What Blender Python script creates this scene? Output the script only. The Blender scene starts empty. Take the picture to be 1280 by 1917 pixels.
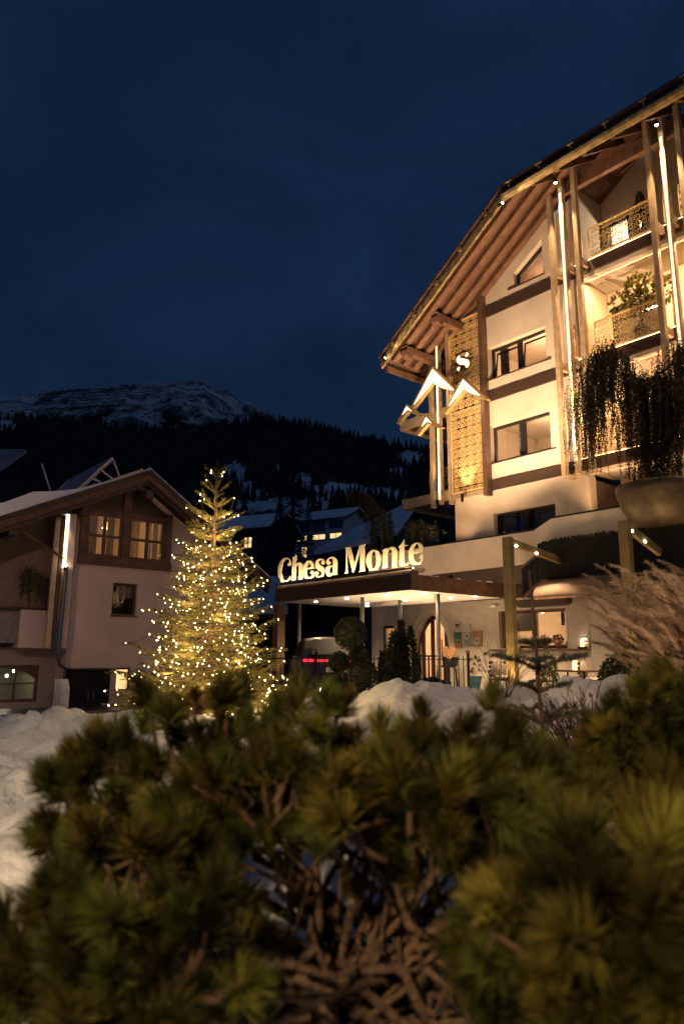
import bpy, math, random
import numpy as np
from mathutils import Matrix, Vector
random.seed(7)
rng = np.random.default_rng(7)
scn = bpy.context.scene
COL = scn.collection

# ---------------------------------------------------------------- camera
CF, PIT, YAW, ROLL = 1340.857, .199896, .876170, .00595195
CAM = np.array([14.35, -18.09, 1.0])
_F = np.array([-math.sin(YAW)*math.cos(PIT), math.cos(YAW)*math.cos(PIT), math.sin(PIT)])
_R = np.array([math.cos(YAW), math.sin(YAW), 0.0])
_U = np.cross(_R, _F)
_R, _U = math.cos(ROLL)*_R+math.sin(ROLL)*_U, -math.sin(ROLL)*_R+math.cos(ROLL)*_U
cam = bpy.data.cameras.new('camera')
cam.sensor_fit = 'HORIZONTAL'; cam.sensor_width = 24.0
cam.lens = 24.0*CF/1280
cam.clip_start = 0.05; cam.clip_end = 9000
cam.dof.use_dof = True; cam.dof.focus_distance = 20.0; cam.dof.aperture_fstop = 1.9
camo = bpy.data.objects.new('camera', cam); COL.objects.link(camo)
M = Matrix.Identity(4)
for i in range(3):
    M[i][0], M[i][1], M[i][2], M[i][3] = _R[i], _U[i], -_F[i], CAM[i]
camo.matrix_world = M
scn.camera = camo

# ---------------------------------------------------------------- sky and moonless dusk light
w = bpy.data.worlds.new('World'); scn.world = w; w.use_nodes = True
nt = w.node_tree; nt.nodes.clear()
out = nt.nodes.new('ShaderNodeOutputWorld'); bg = nt.nodes.new('ShaderNodeBackground')
sky = nt.nodes.new('ShaderNodeTexSky'); sky.sky_type = 'NISHITA'; sky.sun_disc = False
sky.sun_elevation = math.radians(-4.0); sky.sun_rotation = math.radians(150)
sky.altitude = 1400; sky.air_density = 1.0; sky.dust_density = 0.3; sky.ozone_density = 6.0
tc = nt.nodes.new('ShaderNodeTexCoord')
mp = nt.nodes.new('ShaderNodeMapping'); mp.inputs['Scale'].default_value = (1, 1, 2.2)
nz = nt.nodes.new('ShaderNodeTexNoise'); nz.inputs['Scale'].default_value = 2.6; nz.inputs['Detail'].default_value = 6
nz.inputs['Roughness'].default_value = .55; nz.inputs['Distortion'].default_value = .5
mr = nt.nodes.new('ShaderNodeMapRange'); mr.inputs['From Min'].default_value = .38; mr.inputs['From Max'].default_value = .75
mr.inputs['To Min'].default_value = .85; mr.inputs['To Max'].default_value = 1.5
base = nt.nodes.new('ShaderNodeMix'); base.data_type = 'RGBA'; base.blend_type = 'MIX'
base.inputs['Factor'].default_value = .82
base.inputs['B'].default_value = (.0062, .0186, .049, 1)      # deep blue hour air
mul = nt.nodes.new('ShaderNodeMix'); mul.data_type = 'RGBA'; mul.blend_type = 'MULTIPLY'; mul.inputs['Factor'].default_value = 1
nt.links.new(sky.outputs[0], base.inputs['A'])
nt.links.new(tc.outputs['Generated'], mp.inputs[0]); nt.links.new(mp.outputs[0], nz.inputs[0])
nt.links.new(nz.outputs[0], mr.inputs[0])
nt.links.new(base.outputs['Result'], mul.inputs['A']); nt.links.new(mr.outputs[0], mul.inputs['B'])
nt.links.new(mul.outputs['Result'], bg.inputs['Color']); bg.inputs['Strength'].default_value = 1.0
nt.links.new(bg.outputs[0], out.inputs[0])
sl = bpy.data.lights.new('dusk_sun', 'SUN'); sl.energy = .10; sl.angle = math.radians(25); sl.color = (.55, .72, 1)
so = bpy.data.objects.new('dusk_sun', sl); COL.objects.link(so); so.rotation_euler = (math.radians(62), 0, YAW+math.radians(38))
scn.view_settings.view_transform = 'Standard'; scn.view_settings.look = 'None'
scn.view_settings.exposure = 0.0; scn.view_settings.gamma = 1.0
scn.render.engine = 'CYCLES'
scn.cycles.use_denoising = True
scn.cycles.max_bounces = 6; scn.cycles.diffuse_bounces = 3; scn.cycles.glossy_bounces = 3
scn.cycles.transparent_max_bounces = 12; scn.cycles.sample_clamp_indirect = 4.0
scn.cycles.caustics_reflective = False; scn.cycles.caustics_refractive = False

# ---------------------------------------------------------------- helpers
def ray(u, v): return _F+_R*((u-640)/CF)-_U*((v-958.5)/CF)
def on(ax, val, u, v):                     # photo pixel -> point on an axis plane of the place
    d = ray(u, v); return CAM+d*((val-CAM[ax])/d[ax])
def far(u, v, D):                          # photo pixel -> point at horizontal distance D
    d = ray(u, v); return CAM+d*(D/math.hypot(d[0], d[1]))
def smooth(a, b, t):
    t = np.clip((t-a)/(b-a), 0, 1); return t*t*(3-2*t)
def lerp(xs, ys, x): return np.interp(x, xs, ys)

def mat(name, col, rough=.7, metal=0., var=.12, vscale=6., bump=0., bscale=40., emit=None, estr=0., attr=None,
        trans=0., spec=.5, stretch=None, col2=None):
    m = bpy.data.materials.new(name); m.use_nodes = True
    n = m.node_tree; b = n.nodes['Principled BSDF']
    b.inputs['Roughness'].default_value = rough; b.inputs['Metallic'].default_value = metal
    b.inputs['Specular IOR Level'].default_value = spec
    t = n.nodes.new('ShaderNodeTexCoord'); vec = t.outputs['Object']
    if stretch:
        mpn = n.nodes.new('ShaderNodeMapping'); mpn.inputs['Scale'].default_value = stretch
        n.links.new(vec, mpn.inputs[0]); vec = mpn.outputs[0]
    no = n.nodes.new('ShaderNodeTexNoise'); no.inputs['Scale'].default_value = vscale; no.inputs['Detail'].default_value = 5
    n.links.new(vec, no.inputs['Vector'])
    mx = n.nodes.new('ShaderNodeMix'); mx.data_type = 'RGBA'
    c2 = col2 or tuple(max(0, c*(1-2.2*var)) for c in col)
    c1 = col if col2 else tuple(min(1, c*(1+var)) for c in col)
    mx.inputs['A'].default_value = (*c2, 1); mx.inputs['B'].default_value = (*c1, 1)
    rmp = n.nodes.new('ShaderNodeMapRange'); rmp.inputs['From Min'].default_value = .3; rmp.inputs['From Max'].default_value = .7
    n.links.new(no.outputs[0], rmp.inputs[0]); n.links.new(rmp.outputs[0], mx.inputs['Factor'])
    cs = mx.outputs['Result']
    if attr:
        at = n.nodes.new('ShaderNodeAttribute'); at.attribute_name = attr
        m2 = n.nodes.new('ShaderNodeMix'); m2.data_type = 'RGBA'; m2.blend_type = 'MULTIPLY'; m2.inputs['Factor'].default_value = 1
        n.links.new(cs, m2.inputs['A']); n.links.new(at.outputs['Color'], m2.inputs['B']); cs = m2.outputs['Result']
    n.links.new(cs, b.inputs['Base Color'])
    if bump:
        nb = n.nodes.new('ShaderNodeTexNoise'); nb.inputs['Scale'].default_value = bscale; nb.inputs['Detail'].default_value = 6
        n.links.new(vec, nb.inputs['Vector'])
        bn = n.nodes.new('ShaderNodeBump'); bn.inputs['Strength'].default_value = bump; bn.inputs['Distance'].default_value = .03
        n.links.new(nb.outputs[0], bn.inputs['Height']); n.links.new(bn.outputs[0], b.inputs['Normal'])
    if emit:
        b.inputs['Emission Color'].default_value = (*emit, 1); b.inputs['Emission Strength'].default_value = estr
    if trans:
        tr = n.nodes.new('ShaderNodeBsdfTranslucent'); n.links.new(cs, tr.inputs[0])
        ms = n.nodes.new('ShaderNodeMixShader'); ms.inputs[0].default_value = trans
        n.links.new(b.outputs[0], ms.inputs[1]); n.links.new(tr.outputs[0], ms.inputs[2])
        n.links.new(ms.outputs[0], n.nodes['Material Output'].inputs[0])
    return m

def glass_mat(name, tint=(.9, .9, .9), refl=.07):
    m = bpy.data.materials.new(name); m.use_nodes = True; n = m.node_tree; n.nodes.clear()
    o = n.nodes.new('ShaderNodeOutputMaterial'); a = n.nodes.new('ShaderNodeBsdfTransparent'); a.inputs[0].default_value = (*tint, 1)
    g = n.nodes.new('ShaderNodeBsdfGlossy'); g.inputs['Roughness'].default_value = .03
    lw = n.nodes.new('ShaderNodeLayerWeight'); lw.inputs[0].default_value = .25
    ad = n.nodes.new('ShaderNodeMath'); ad.operation = 'ADD'; ad.inputs[1].default_value = refl
    n.links.new(lw.outputs['Fresnel'], ad.inputs[0])
    s = n.nodes.new('ShaderNodeMixShader'); n.links.new(ad.outputs[0], s.inputs[0])
    n.links.new(a.outputs[0], s.inputs[1]); n.links.new(g.outputs[0], s.inputs[2]); n.links.new(s.outputs[0], o.inputs[0])
    return m

class MB:
    """collects vertices and faces; built as one mesh object"""
    def __init__(s): s.v = []; s.f3 = []; s.f4 = []; s.n = 0; s.c = []
    def add(s, v, f, col=None):
        v = np.asarray(v, float).reshape(-1, 3); f = np.asarray(f, int)
        (s.f3 if f.shape[1] == 3 else s.f4).append(f+s.n); s.v.append(v); s.n += len(v)
        s.c.append(np.ones((len(v), 3)) if col is None else np.broadcast_to(np.asarray(col, float), (len(v), 3)))
        return s
    def box(s, a, b):
        x0, y0, z0 = np.minimum(a, b); x1, y1, z1 = np.maximum(a, b)
        v = [(x0,y0,z0),(x1,y0,z0),(x1,y1,z0),(x0,y1,z0),(x0,y0,z1),(x1,y0,z1),(x1,y1,z1),(x0,y1,z1)]
        return s.add(v, [(0,3,2,1),(4,5,6,7),(0,1,5,4),(1,2,6,5),(2,3,7,6),(3,0,4,7)])
    def beam(s, a, b, wd, h, up=(0, 0, 1)):       # box along a segment
        a = np.array(a, float); b = np.array(b, float); d = b-a; d /= np.linalg.norm(d)
        x = np.cross(d, up); x /= np.linalg.norm(x)+1e-9; z = np.cross(x, d)
        v = [p+x*sx*wd/2+z*sz*h/2 for p in (a, b) for sx, sz in ((-1,-1),(1,-1),(1,1),(-1,1))]
        return s.add(v, [(0,1,2,3),(7,6,5,4),(0,4,5,1),(1,5,6,2),(2,6,7,3),(3,7,4,0)])
    def tube(s, pts, rad, seg=6, cap=True):
        pts = np.array(pts, float); k = len(pts); rad = np.broadcast_to(np.asarray(rad, float), (k,))
        t = np.gradient(pts, axis=0); t /= np.linalg.norm(t, axis=1)[:, None]+1e-9
        ref = np.array([0, 0, 1.]) if abs(t[0][2]) < .9 else np.array([1., 0, 0])
        x = np.cross(t, ref); x /= np.linalg.norm(x, axis=1)[:, None]+1e-9; y = np.cross(t, x)
        a = np.linspace(0, 2*math.pi, seg, endpoint=False)
        v = pts[:, None]+rad[:, None, None]*(x[:, None]*np.cos(a)[None, :, None]+y[:, None]*np.sin(a)[None, :, None])
        f = [(i*seg+j, i*seg+(j+1) % seg, (i+1)*seg+(j+1) % seg, (i+1)*seg+j) for i in range(k-1) for j in range(seg)]
        s.add(v.reshape(-1, 3), f)
        if cap:
            n0 = s.n
            s.add(np.vstack([v[0], pts[:1], v[-1], pts[-1:]]),
                  [(seg, (j+1) % seg, j) for j in range(seg)]+[(2*seg+1, seg+1+j, seg+1+(j+1) % seg) for j in range(seg)])
        return s
    def lathe(s, c, prof, seg=20):
        c = np.array(c, float); a = np.linspace(0, 2*math.pi, seg, endpoint=False)
        v = np.array([[(c[0]+r*math.cos(t), c[1]+r*math.sin(t), c[2]+z) for t in a] for r, z in prof]).reshape(-1, 3)
        f = [(i*seg+j, i*seg+(j+1) % seg, (i+1)*seg+(j+1) % seg, (i+1)*seg+j) for i in range(len(prof)-1) for j in range(seg)]
        return s.add(v, f)
    def prism(s, poly, a, b, ax=1):               # convex-ish polygon in the plane across ax, extruded a..b (fan caps via ear order)
        poly = [tuple(p) for p in poly]; k = len(poly)
        def P(p, q):
            l = [0, 0, 0]; o = [i for i in range(3) if i != ax]; l[o[0]], l[o[1]] = p; l[ax] = q; return l
        v = [P(p, a) for p in poly]+[P(p, b) for p in poly]
        s.add(v, [(i, (i+1) % k, k+(i+1) % k, k+i) for i in range(k)])
        tr = [(0, i, i+1) for i in range(1, k-1)]
        s.add(v, tr); s.add(v, [(k+c_, k+b_, k+a_) for a_, b_, c_ in tr]); return s
    def sphere(s, c, r, seg=10, rings=6, sq=(1, 1, 1)):
        prof = [(math.sin(math.pi*i/rings), -math.cos(math.pi*i/rings)) for i in range(rings+1)]
        a = np.linspace(0, 2*math.pi, seg, endpoint=False)
        v = np.array([[(c[0]+r*sq[0]*p*math.cos(t), c[1]+r*sq[1]*p*math.sin(t), c[2]+r*sq[2]*z) for t in a] for p, z in prof]).reshape(-1, 3)
        f = [(i*seg+j, i*seg+(j+1) % seg, (i+1)*seg+(j+1) % seg, (i+1)*seg+j) for i in range(rings) for j in range(seg)]
        return s.add(v, f)
    def mesh(s, name, material):
        me = bpy.data.meshes.new(name); v = np.vstack(s.v)
        f3 = np.vstack(s.f3) if s.f3 else np.zeros((0, 3), int); f4 = np.vstack(s.f4) if s.f4 else np.zeros((0, 4), int)
        me.vertices.add(len(v)); me.vertices.foreach_set('co', v.astype(np.float32).ravel())
        nl = f3.size+f4.size; me.loops.add(nl)
        me.loops.foreach_set('vertex_index', np.concatenate([f3.ravel(), f4.ravel()]).astype(np.int32))
        me.polygons.add(len(f3)+len(f4))
        st = np.concatenate([np.arange(len(f3))*3, f3.size+np.arange(len(f4))*4]).astype(np.int32)
        me.polygons.foreach_set('loop_start', st)
        c = np.vstack(s.c)
        if (c != 1).any():
            at = me.color_attributes.new('col', 'FLOAT_COLOR', 'POINT')
            at.data.foreach_set('color', np.hstack([c, np.ones((len(c), 1))]).astype(np.float32).ravel())
        me.update(calc_edges=True); me.validate()
        me.polygons.foreach_set('use_smooth', np.zeros(len(me.polygons), bool))
        if material: me.materials.append(material)
        return me
    def build(s, name, material, parent=None, shade=False):
        me = s.mesh(name, material)
        if shade: me.polygons.foreach_set('use_smooth', np.ones(len(me.polygons), bool))
        return link(name, me, parent)

def wloc(o):
    l = Vector((0, 0, 0))
    while o is not None: l += o.location; o = o.parent
    return l
def link(name, data, parent=None):
    o = bpy.data.objects.new(name, data); COL.objects.link(o)
    if parent is not None: o.location = -wloc(parent); o.parent = parent
    return o
def tag(o, label, cat, group=None, kind=None):
    if label: o['label'] = label
    if cat: o['category'] = cat
    if group: o['group'] = group
    if kind: o['kind'] = kind
    return o
def thing(name, label, cat, loc=(0, 0, 0), group=None):
    o = bpy.data.objects.new(name, None); COL.objects.link(o); o.location = tuple(float(c) for c in loc); o.empty_display_size = .1
    return tag(o, label, cat, group)
def struct(o): o['kind'] = 'structure'; return o
def lamp(kind, loc, energy, col=(1, .62, .3), parent=None, size=.05, aim=None, cone=90, blend=.6):
    l = bpy.data.lights.new('lamp_light', kind); l.energy = energy; l.color = col
    if kind in ('POINT', 'SPOT'): l.shadow_soft_size = size
    if kind == 'SPOT': l.spot_size = math.radians(cone); l.spot_blend = blend
    if kind == 'AREA': l.shape = 'RECTANGLE'; l.size, l.size_y = size
    o = bpy.data.objects.new('lamp_light', l); COL.objects.link(o)
    p = Vector(tuple(float(c) for c in loc))
    if parent is not None: o.location = p-wloc(parent); o.parent = parent
    else: o.location = p
    if aim is not None: o.rotation_euler = (Vector(tuple(float(c) for c in aim))-p).to_track_quat('-Z', 'Y').to_euler()
    return o

def catmull(s, k=5):
    """'x,y x,y! ...' closed outline; ! marks a sharp corner"""
    P = []; C = []
    for tok in s.split():
        C.append(tok.endswith('!')); a, b = tok.rstrip('!').split(','); P.append((float(a), float(b)))
    P = np.array(P); n = len(P); outp = []
    for i in range(n):
        p1, p2 = P[i], P[(i+1) % n]
        p0 = P[i-1] if not C[i] else p1-(p2-p1)*.3; p3 = P[(i+2) % n] if not C[(i+1) % n] else p2+(p2-p1)*.3
        if C[i] and C[(i+1) % n]: outp.append(p1); continue
        for j in range(k):
            t = j/k
            outp.append(.5*((2*p1)+(-p0+p2)*t+(2*p0-5*p1+4*p2-p3)*t*t+(-p0+3*p1-3*p2+p3)*t**3))
    return np.array(outp)
def outline_mesh(name, loops, yplane, depth, material, parent, bevel=0.):
    """closed outlines given as points (x, z) -> plate of real thickness standing in the plane y"""
    cu = bpy.data.curves.new(name, 'CURVE'); cu.dimensions = '2D'; cu.fill_mode = 'BOTH'; cu.extrude = depth/2; cu.bevel_depth = bevel
    for lp in loops:
        sp = cu.splines.new('POLY'); sp.points.add(len(lp)-1); sp.use_cyclic_u = True
        for q, (x, z) in zip(sp.points, lp): q.co = (x, z, 0, 1)
    tmp = bpy.data.objects.new(name, cu); COL.objects.link(tmp)
    dg = bpy.context.evaluated_depsgraph_get(); me = bpy.data.meshes.new_from_object(tmp.evaluated_get(dg))
    bpy.data.objects.remove(tmp); bpy.data.curves.remove(cu)
    me.transform(Matrix(((1, 0, 0, 0), (0, 0, 1, yplane+depth/2), (0, 1, 0, 0), (0, 0, 0, 1))))
    me.transform(Matrix.Identity(4)); me.name = name; me.materials.clear(); me.materials.append(material); me.validate(); me.polygons.foreach_set('use_smooth', np.zeros(len(me.polygons), bool))
    return link(name, me, parent)

# ---------------------------------------------------------------- materials
m_plaster = mat('warm_plaster', (.80, .69, .56), .85, var=.07, vscale=1.1, bump=.5, bscale=22)
m_rough = mat('rough_plaster', (.66, .58, .48), .9, var=.08, vscale=3, bump=.9, bscale=16)
m_band = mat('brown_band', (.060, .034, .024), .6, var=.1, vscale=2)
m_post = mat('champagne_post', (.50, .38, .25), .45, metal=.12, var=.12, vscale=5, bump=.1, bscale=60)
m_gold = mat('gold_metal', (.62, .43, .18), .38, metal=.55, var=.08, vscale=10)
m_filig = mat('gilt_filigree', (.88, .62, .27), .45, metal=.15, var=.06)
m_goldp = mat('brushed_gold_paint', (.34, .25, .10), .45, metal=.35, var=.1, vscale=4)
m_frame = mat('black_frame', (.014, .012, .012), .45, var=.1)
m_soffit = mat('larch_soffit', (.125, .060, .036), .6, var=.25, vscale=3, bump=.3, bscale=20, stretch=(1, 6, 1))
m_rafter = mat('larch_rafter', (.175, .088, .052), .6, var=.2, vscale=5, bump=.25, bscale=30)
m_verge = mat('weathered_verge', (.42, .29, .14), .85, var=.3, vscale=4, bump=.8, bscale=24, col2=(.10, .085, .03))
m_dkwood = mat('dark_wood', (.055, .028, .017), .6, var=.25, vscale=4, bump=.3, bscale=25, stretch=(4, 1, 1))
m_mdwood = mat('mid_wood', (.11, .052, .030), .6, var=.25, vscale=4, bump=.3, bscale=25)
m_snow = mat('snow', (.74, .74, .77), .6, var=.08, vscale=7, bump=.9, bscale=22, spec=.3)
m_road = mat('wet_asphalt', (.035, .036, .04), .35, var=.2, vscale=4, bump=.3, bscale=60)
m_glass = glass_mat('window_glass')
m_dglass = glass_mat('dark_glass', (.5, .5, .5), .12)
m_curt = mat('sheer_curtain', (.55, .48, .40), .9, var=.25, vscale=9, stretch=(12, 12, .6), trans=.3)
m_pcurt = mat('patterned_curtain', (.55, .48, .40), .9, var=.4, vscale=14, col2=(.05, .03, .05))
m_room = mat('room_paint', (.78, .68, .56), .9, var=.03)
m_roomd = mat('painted_room_dimness', (.20, .15, .11), .9, var=.1)  # dimness of the unlit room put into its wall colour
m_led = mat('led_strip', (1, .9, .7), .5, emit=(1, .66, .32), estr=55)
m_ledr = mat('rail_led_strip', (1, .9, .7), .5, emit=(1, .66, .30), estr=7)
m_ledw = mat('led_dot', (1, .95, .85), .5, emit=(1, .82, .58), estr=60)
m_signw = mat('lit_sign_face', (1, .95, .85), .5, emit=(1, .80, .52), estr=3.2)
m_letter = mat('gilded_letter', (.86, .72, .46), .5, var=.04, spec=.4)
m_black = mat('black_metal', (.010, .010, .011), .75, var=.1, spec=.15)
m_grey = mat('grey_steel', (.10, .10, .105), .4, metal=.5)
m_bark = mat('bark', (.115, .066, .038), .9, var=.35, vscale=18, bump=.8, bscale=50)
m_twig = mat('twig', (.10, .05, .03), .9, var=.3, vscale=20)
m_needle = mat('pine_needles', (.168, .152, .028), .6, var=.2, vscale=3, attr='col', trans=.3, spec=.3)
m_spruce = mat('spruce_needles', (.175, .158, .038), .6, var=.2, vscale=4, attr='col', trans=.25, spec=.3)
m_dkleaf = mat('dark_foliage', (.040, .046, .024), .7, var=.3, vscale=6, attr='col', trans=.2, spec=.3)
m_leaf = mat('evergreen_leaf', (.10, .12, .04), .6, var=.3, vscale=8, attr='col', trans=.25)
m_plume = mat('dry_plume', (.78, .58, .40), .9, var=.2, vscale=6, attr='col', trans=.35)
m_redleaf = mat('rust_leaf', (.26, .06, .03), .8, var=.3, attr='col', trans=.2)
m_pink = mat('pink_plaster', (.64, .49, .42), .88, var=.07, vscale=.9, bump=.5, bscale=25)
m_wax = mat('candle_wax', (.9, .8, .6), .5, emit=(1, .55, .2), estr=3)
m_white = mat('white_paint', (.75, .72, .68), .6)
m_blue = mat('blue_glaze', (.05, .13, .18), .3, var=.2)
m_red = mat('red_lamp', (.5, .01, .02), .3, emit=(1, .03, .06), estr=1.2)
m_conc = mat('grey_concrete', (.22, .21, .20), .85, var=.15, bump=.3)

# ---------------------------------------------------------------- ground
def gz(x, y):
    rx, ry = x-CAM[0], y-CAM[1]
    d = rx*-.768+ry*.640; r = rx*.640+ry*.768
    g = .16+.10*smooth(2.5, 6, d)*smooth(-.5, -2.5, r)
    g = g+.14*smooth(4, 7, d)*smooth(0, 2, r)
    g = g*(1-smooth(11.5, 15.5, d))
    g = g-.85*smooth(8.6, 10.2, d)*smooth(-2.3, -4.2, r)-.05*smooth(8, 12, d)*smooth(-1, -2.2, r)
    for (u, dd, h, rad) in ((772, 10.6, .34, .75), (712, 11.0, .20, .6), (830, 11.2, .20, .7), (905, 12.6, .12, .9), (975, 12.8, .14, .8),
                            (1130, 9.2, .22, 1.1), (1240, 8.6, .42, 1.2), (545, 12.5, .20, .7), (240, 7.8, .14, .9), (1060, 7.0, .05, 1.2)):
        rc = (u-640)/CF*dd; q = ((d-dd)**2+(r-rc)**2)/(rad*rad); g = g+h*np.exp(-q*1.2)
    nn = (np.sin(x*2.1+y*1.3)*np.sin(y*2.7-x*.8)*.05+np.sin(x*5.3+1.7*np.sin(y*3.1))*np.sin(y*4.7+x*2.2)*.026
          +np.sin(x*11.3+y*7.1+2*np.sin(x*3))*np.sin(y*12.1-x*5.2)*.012)
    lump = np.abs(np.sin(x*3.3+.9*np.sin(y*4.1))*np.sin(y*3.7+1.1*np.sin(x*2.9)))
    amp = smooth(17, 14.5, d)
    g = g+amp*(nn*1.3+.09*(lump-.45)*smooth(3, 6, d)*(smooth(-1.5, -3, r)+.5*smooth(0, 1, r)))
    return g
def grid_sheet(name, x0, x1, y0, y1, nx, ny, zf, material):
    X, Y = np.meshgrid(np.linspace(x0, x1, nx), np.linspace(y0, y1, ny))
    V = np.stack([X, Y, zf(X, Y)], -1).reshape(-1, 3)
    i = np.arange(nx-1)[None]+np.arange(ny-1)[:, None]*nx; i = i.ravel()
    mb = MB(); mb.add(V, np.stack([i, i+1, i+1+nx, i+nx], 1))
    return mb.build(name, material, None, True)
def gz_edge(x, y):
    e = np.minimum(np.minimum(x+24, 18.5-x), np.minimum(y+22, 3.5-y))
    s = smooth(0, 1.2, e); return gz(x, y)*s+(-1.6)*(1-s)
_dent = []
_r = np.random.default_rng(11)
for _ in range(1500):                                     # footprints, clods and thaw dimples
    dd = _r.uniform(2.6, 14.5); rr = _r.uniform(-.55, .5)*dd; q_ = CAM[:2]+np.array([-.768, .640])*dd+np.array([.640, .768])*rr
    s_ = _r.uniform(.06, .17); _dent.append((q_[0], q_[1], s_, _r.choice([-1, -1, 1])*_r.uniform(.03, .085)*min(1, s_/.12)))
def gz_rough(x, y):
    z = gz_edge(x, y); dx = x[0, 1]-x[0, 0]; dy = y[1, 0]-y[0, 0]
    for (a, b, s_, h_) in _dent:
        i0 = int((b-2.5*s_-y[0, 0])/dy); i1 = int((b+2.5*s_-y[0, 0])/dy)+2; j0 = int((a-2.5*s_-x[0, 0])/dx); j1 = int((a+2.5*s_-x[0, 0])/dx)+2
        if i0 < 0 or j0 < 0: continue
        q_ = ((x[i0:i1, j0:j1]-a)**2+(y[i0:i1, j0:j1]-b)**2)/(s_*s_); z[i0:i1, j0:j1] += h_*np.exp(-q_**1.5)
    return z+_r.normal(0, .007, z.shape)+.03*np.abs(np.sin(x*8.7+2*np.sin(y*5.1))*np.sin(y*9.3+2*np.sin(x*6.3)))*smooth(16, 13, (x-CAM[0])*-.768+(y-CAM[1])*.640)
struct(grid_sheet('snow_ground', -24, 18.5, -22, 3.5, 720, 430, gz_rough, m_snow))
mb = MB(); mb.add([(-4000, -4000, -1.45), (4000, -4000, -1.45), (4000, 4000, -1.45), (-4000, 4000, -1.45)], [(0, 1, 2, 3)])
struct(mb.build('ground', m_snow))
mb = MB(); mb.box((-9.5, -6.2, .015), (1.6, .0, .03)); struct(mb.build('driveway', m_road))
mb = MB(); mb.box((-9.7, -16, -.80), (-7.2, -6, -.62)); struct(mb.build('road', m_road))

# ---------------------------------------------------------------- mountains and forest
def fbm(x, y, s=1.0, o=5, seed=0):
    r = np.zeros_like(x, float); a = 1.
    for k in range(o):
        f = s*2**k; p = seed*7.3+k*3.1
        r += a*(np.sin(x*f+p+1.3*np.sin(y*f*.7+p))*np.sin(y*f*1.1-p*1.7+1.1*np.sin(x*f*.6+2*p))); a *= .55
    return r
RIDGE_U = [-500, -200, 0, 60, 130, 200, 290, 372, 398, 440, 500, 560, 700, 900, 1300, 2000]
RIDGE_V = [800, 770, 746, 735, 727, 724, 718, 711, 722, 742, 770, 800, 850, 880, 900, 920]
HILL_U = [-500, -100, 0, 80, 160, 250, 330, 400, 470, 500, 560, 640, 720, 790, 840, 950, 1300, 2000]
HILL_V = [740, 770, 784, 790, 798, 806, 812, 806, 788, 786, 796, 814, 832, 842, 850, 870, 900, 920]
def sheet_from(us, ts, fn, name, material, colf=None):
    V = np.array([[fn(u, t) for u in us] for t in ts]); ny, nx = V.shape[:2]
    i = (np.arange(nx-1)[None]+np.arange(ny-1)[:, None]*nx).ravel()
    mb = MB(); c = None
    if colf is not None: c = np.array([[colf(u, t) for u in us] for t in ts]).reshape(-1, 1)*np.ones((1, 3))
    mb.add(V.reshape(-1, 3), np.stack([i, i+1, i+1+nx, i+nx], 1), c)
    return mb.build(name, material, None, True)
def mtn(u, t):
    v = 900+(lerp(RIDGE_U, RIDGE_V, u)-900)*t
    n = fbm(np.array(u*.02), np.array(t*9.), 1, 6, 3)
    D = 1500+1700*t
    jag = 2.2*math.sin(u*.21)*math.sin(u*.083+1)+1.5*math.sin(u*.47+.7)+(1.6*math.sin(u*.9) if u > 330 else 0)
    p = far(u, v+jag*t**3+(6*n*min(1, t*3)*(1-.75*t**4)), D*(1+.07*n*math.sin(math.pi*t)))
    return p
m_mtn = mat('alpine_snow_rock', (.70, .74, .80), .8, var=.05)
n = m_mtn.node_tree                                    # rock shows through the snow in patches
_b = n.nodes['Principled BSDF']
_tc = n.nodes.new('ShaderNodeTexCoord'); _mp = n.nodes.new('ShaderNodeMapping'); _mp.inputs['Scale'].default_value = (.006, .006, .004)
_nz = n.nodes.new('ShaderNodeTexNoise'); _nz.inputs['Scale'].default_value = 1.6; _nz.inputs['Detail'].default_value = 9; _nz.inputs['Roughness'].default_value = .66
_rp = n.nodes.new('ShaderNodeValToRGB'); _rp.color_ramp.elements[0].position = .45; _rp.color_ramp.elements[0].color = (.74, .78, .84, 1)
_rp.color_ramp.elements[1].position = .57; _rp.color_ramp.elements[1].color = (.14, .14, .15, 1)
n.links.new(_tc.outputs['Object'], _mp.inputs[0]); n.links.new(_mp.outputs[0], _nz.inputs['Vector']); n.links.new(_nz.outputs[0], _rp.inputs[0])
n.links.new(_rp.outputs[0], _b.inputs['Base Color'])
_bp = n.nodes.new('ShaderNodeBump'); _bp.inputs['Strength'].default_value = 1; _bp.inputs['Distance'].default_value = 60
n.links.new(_nz.outputs[0], _bp.inputs['Height']); n.links.new(_bp.outputs[0], _b.inputs['Normal'])
struct(sheet_from(np.arange(-500, 1500, 6), np.linspace(0, 1, 70), mtn, 'mountain', m_mtn))

CLEAR = [(560, 945, 135, 14), (690, 930, 90, 20), (640, 912, 40, 9), (440, 890, 22, 24), (462, 912, 20, 10), (560, 898, 26, 15), (588, 915, 26, 8),
         (770, 858, 26, 14), (745, 885, 18, 10), (12, 795, 20, 10), (480, 925, 30, 6), (520, 880, 8, 10)]
def hill_v(u, t): return 1065+(lerp(HILL_U, HILL_V, u)-1065)*t**.9
def hill(u, t): 
    D = 150+760*t**1.3
    return far(u, hill_v(u, t)+3*fbm(np.array(u*.03), np.array(t*8.), 1, 3, 1)*math.sin(math.pi*t), D)
def clear(u, v):
    return any(((u-a)/c)**2+((v-b)/d)**2 < 1+.55*math.sin(u*.31+b)*math.sin(v*.43+a) for a, b, c, d in CLEAR)
m_hill = mat('hill_slope', (.62, .66, .72), .8, var=.15, vscale=.05, attr='col')
struct(sheet_from(np.arange(-500, 1900, 6), np.linspace(0, 1, 90), hill, 'hill', m_hill, lambda u, t: 1. if clear(u, hill_v(u, t)) else .03))
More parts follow.
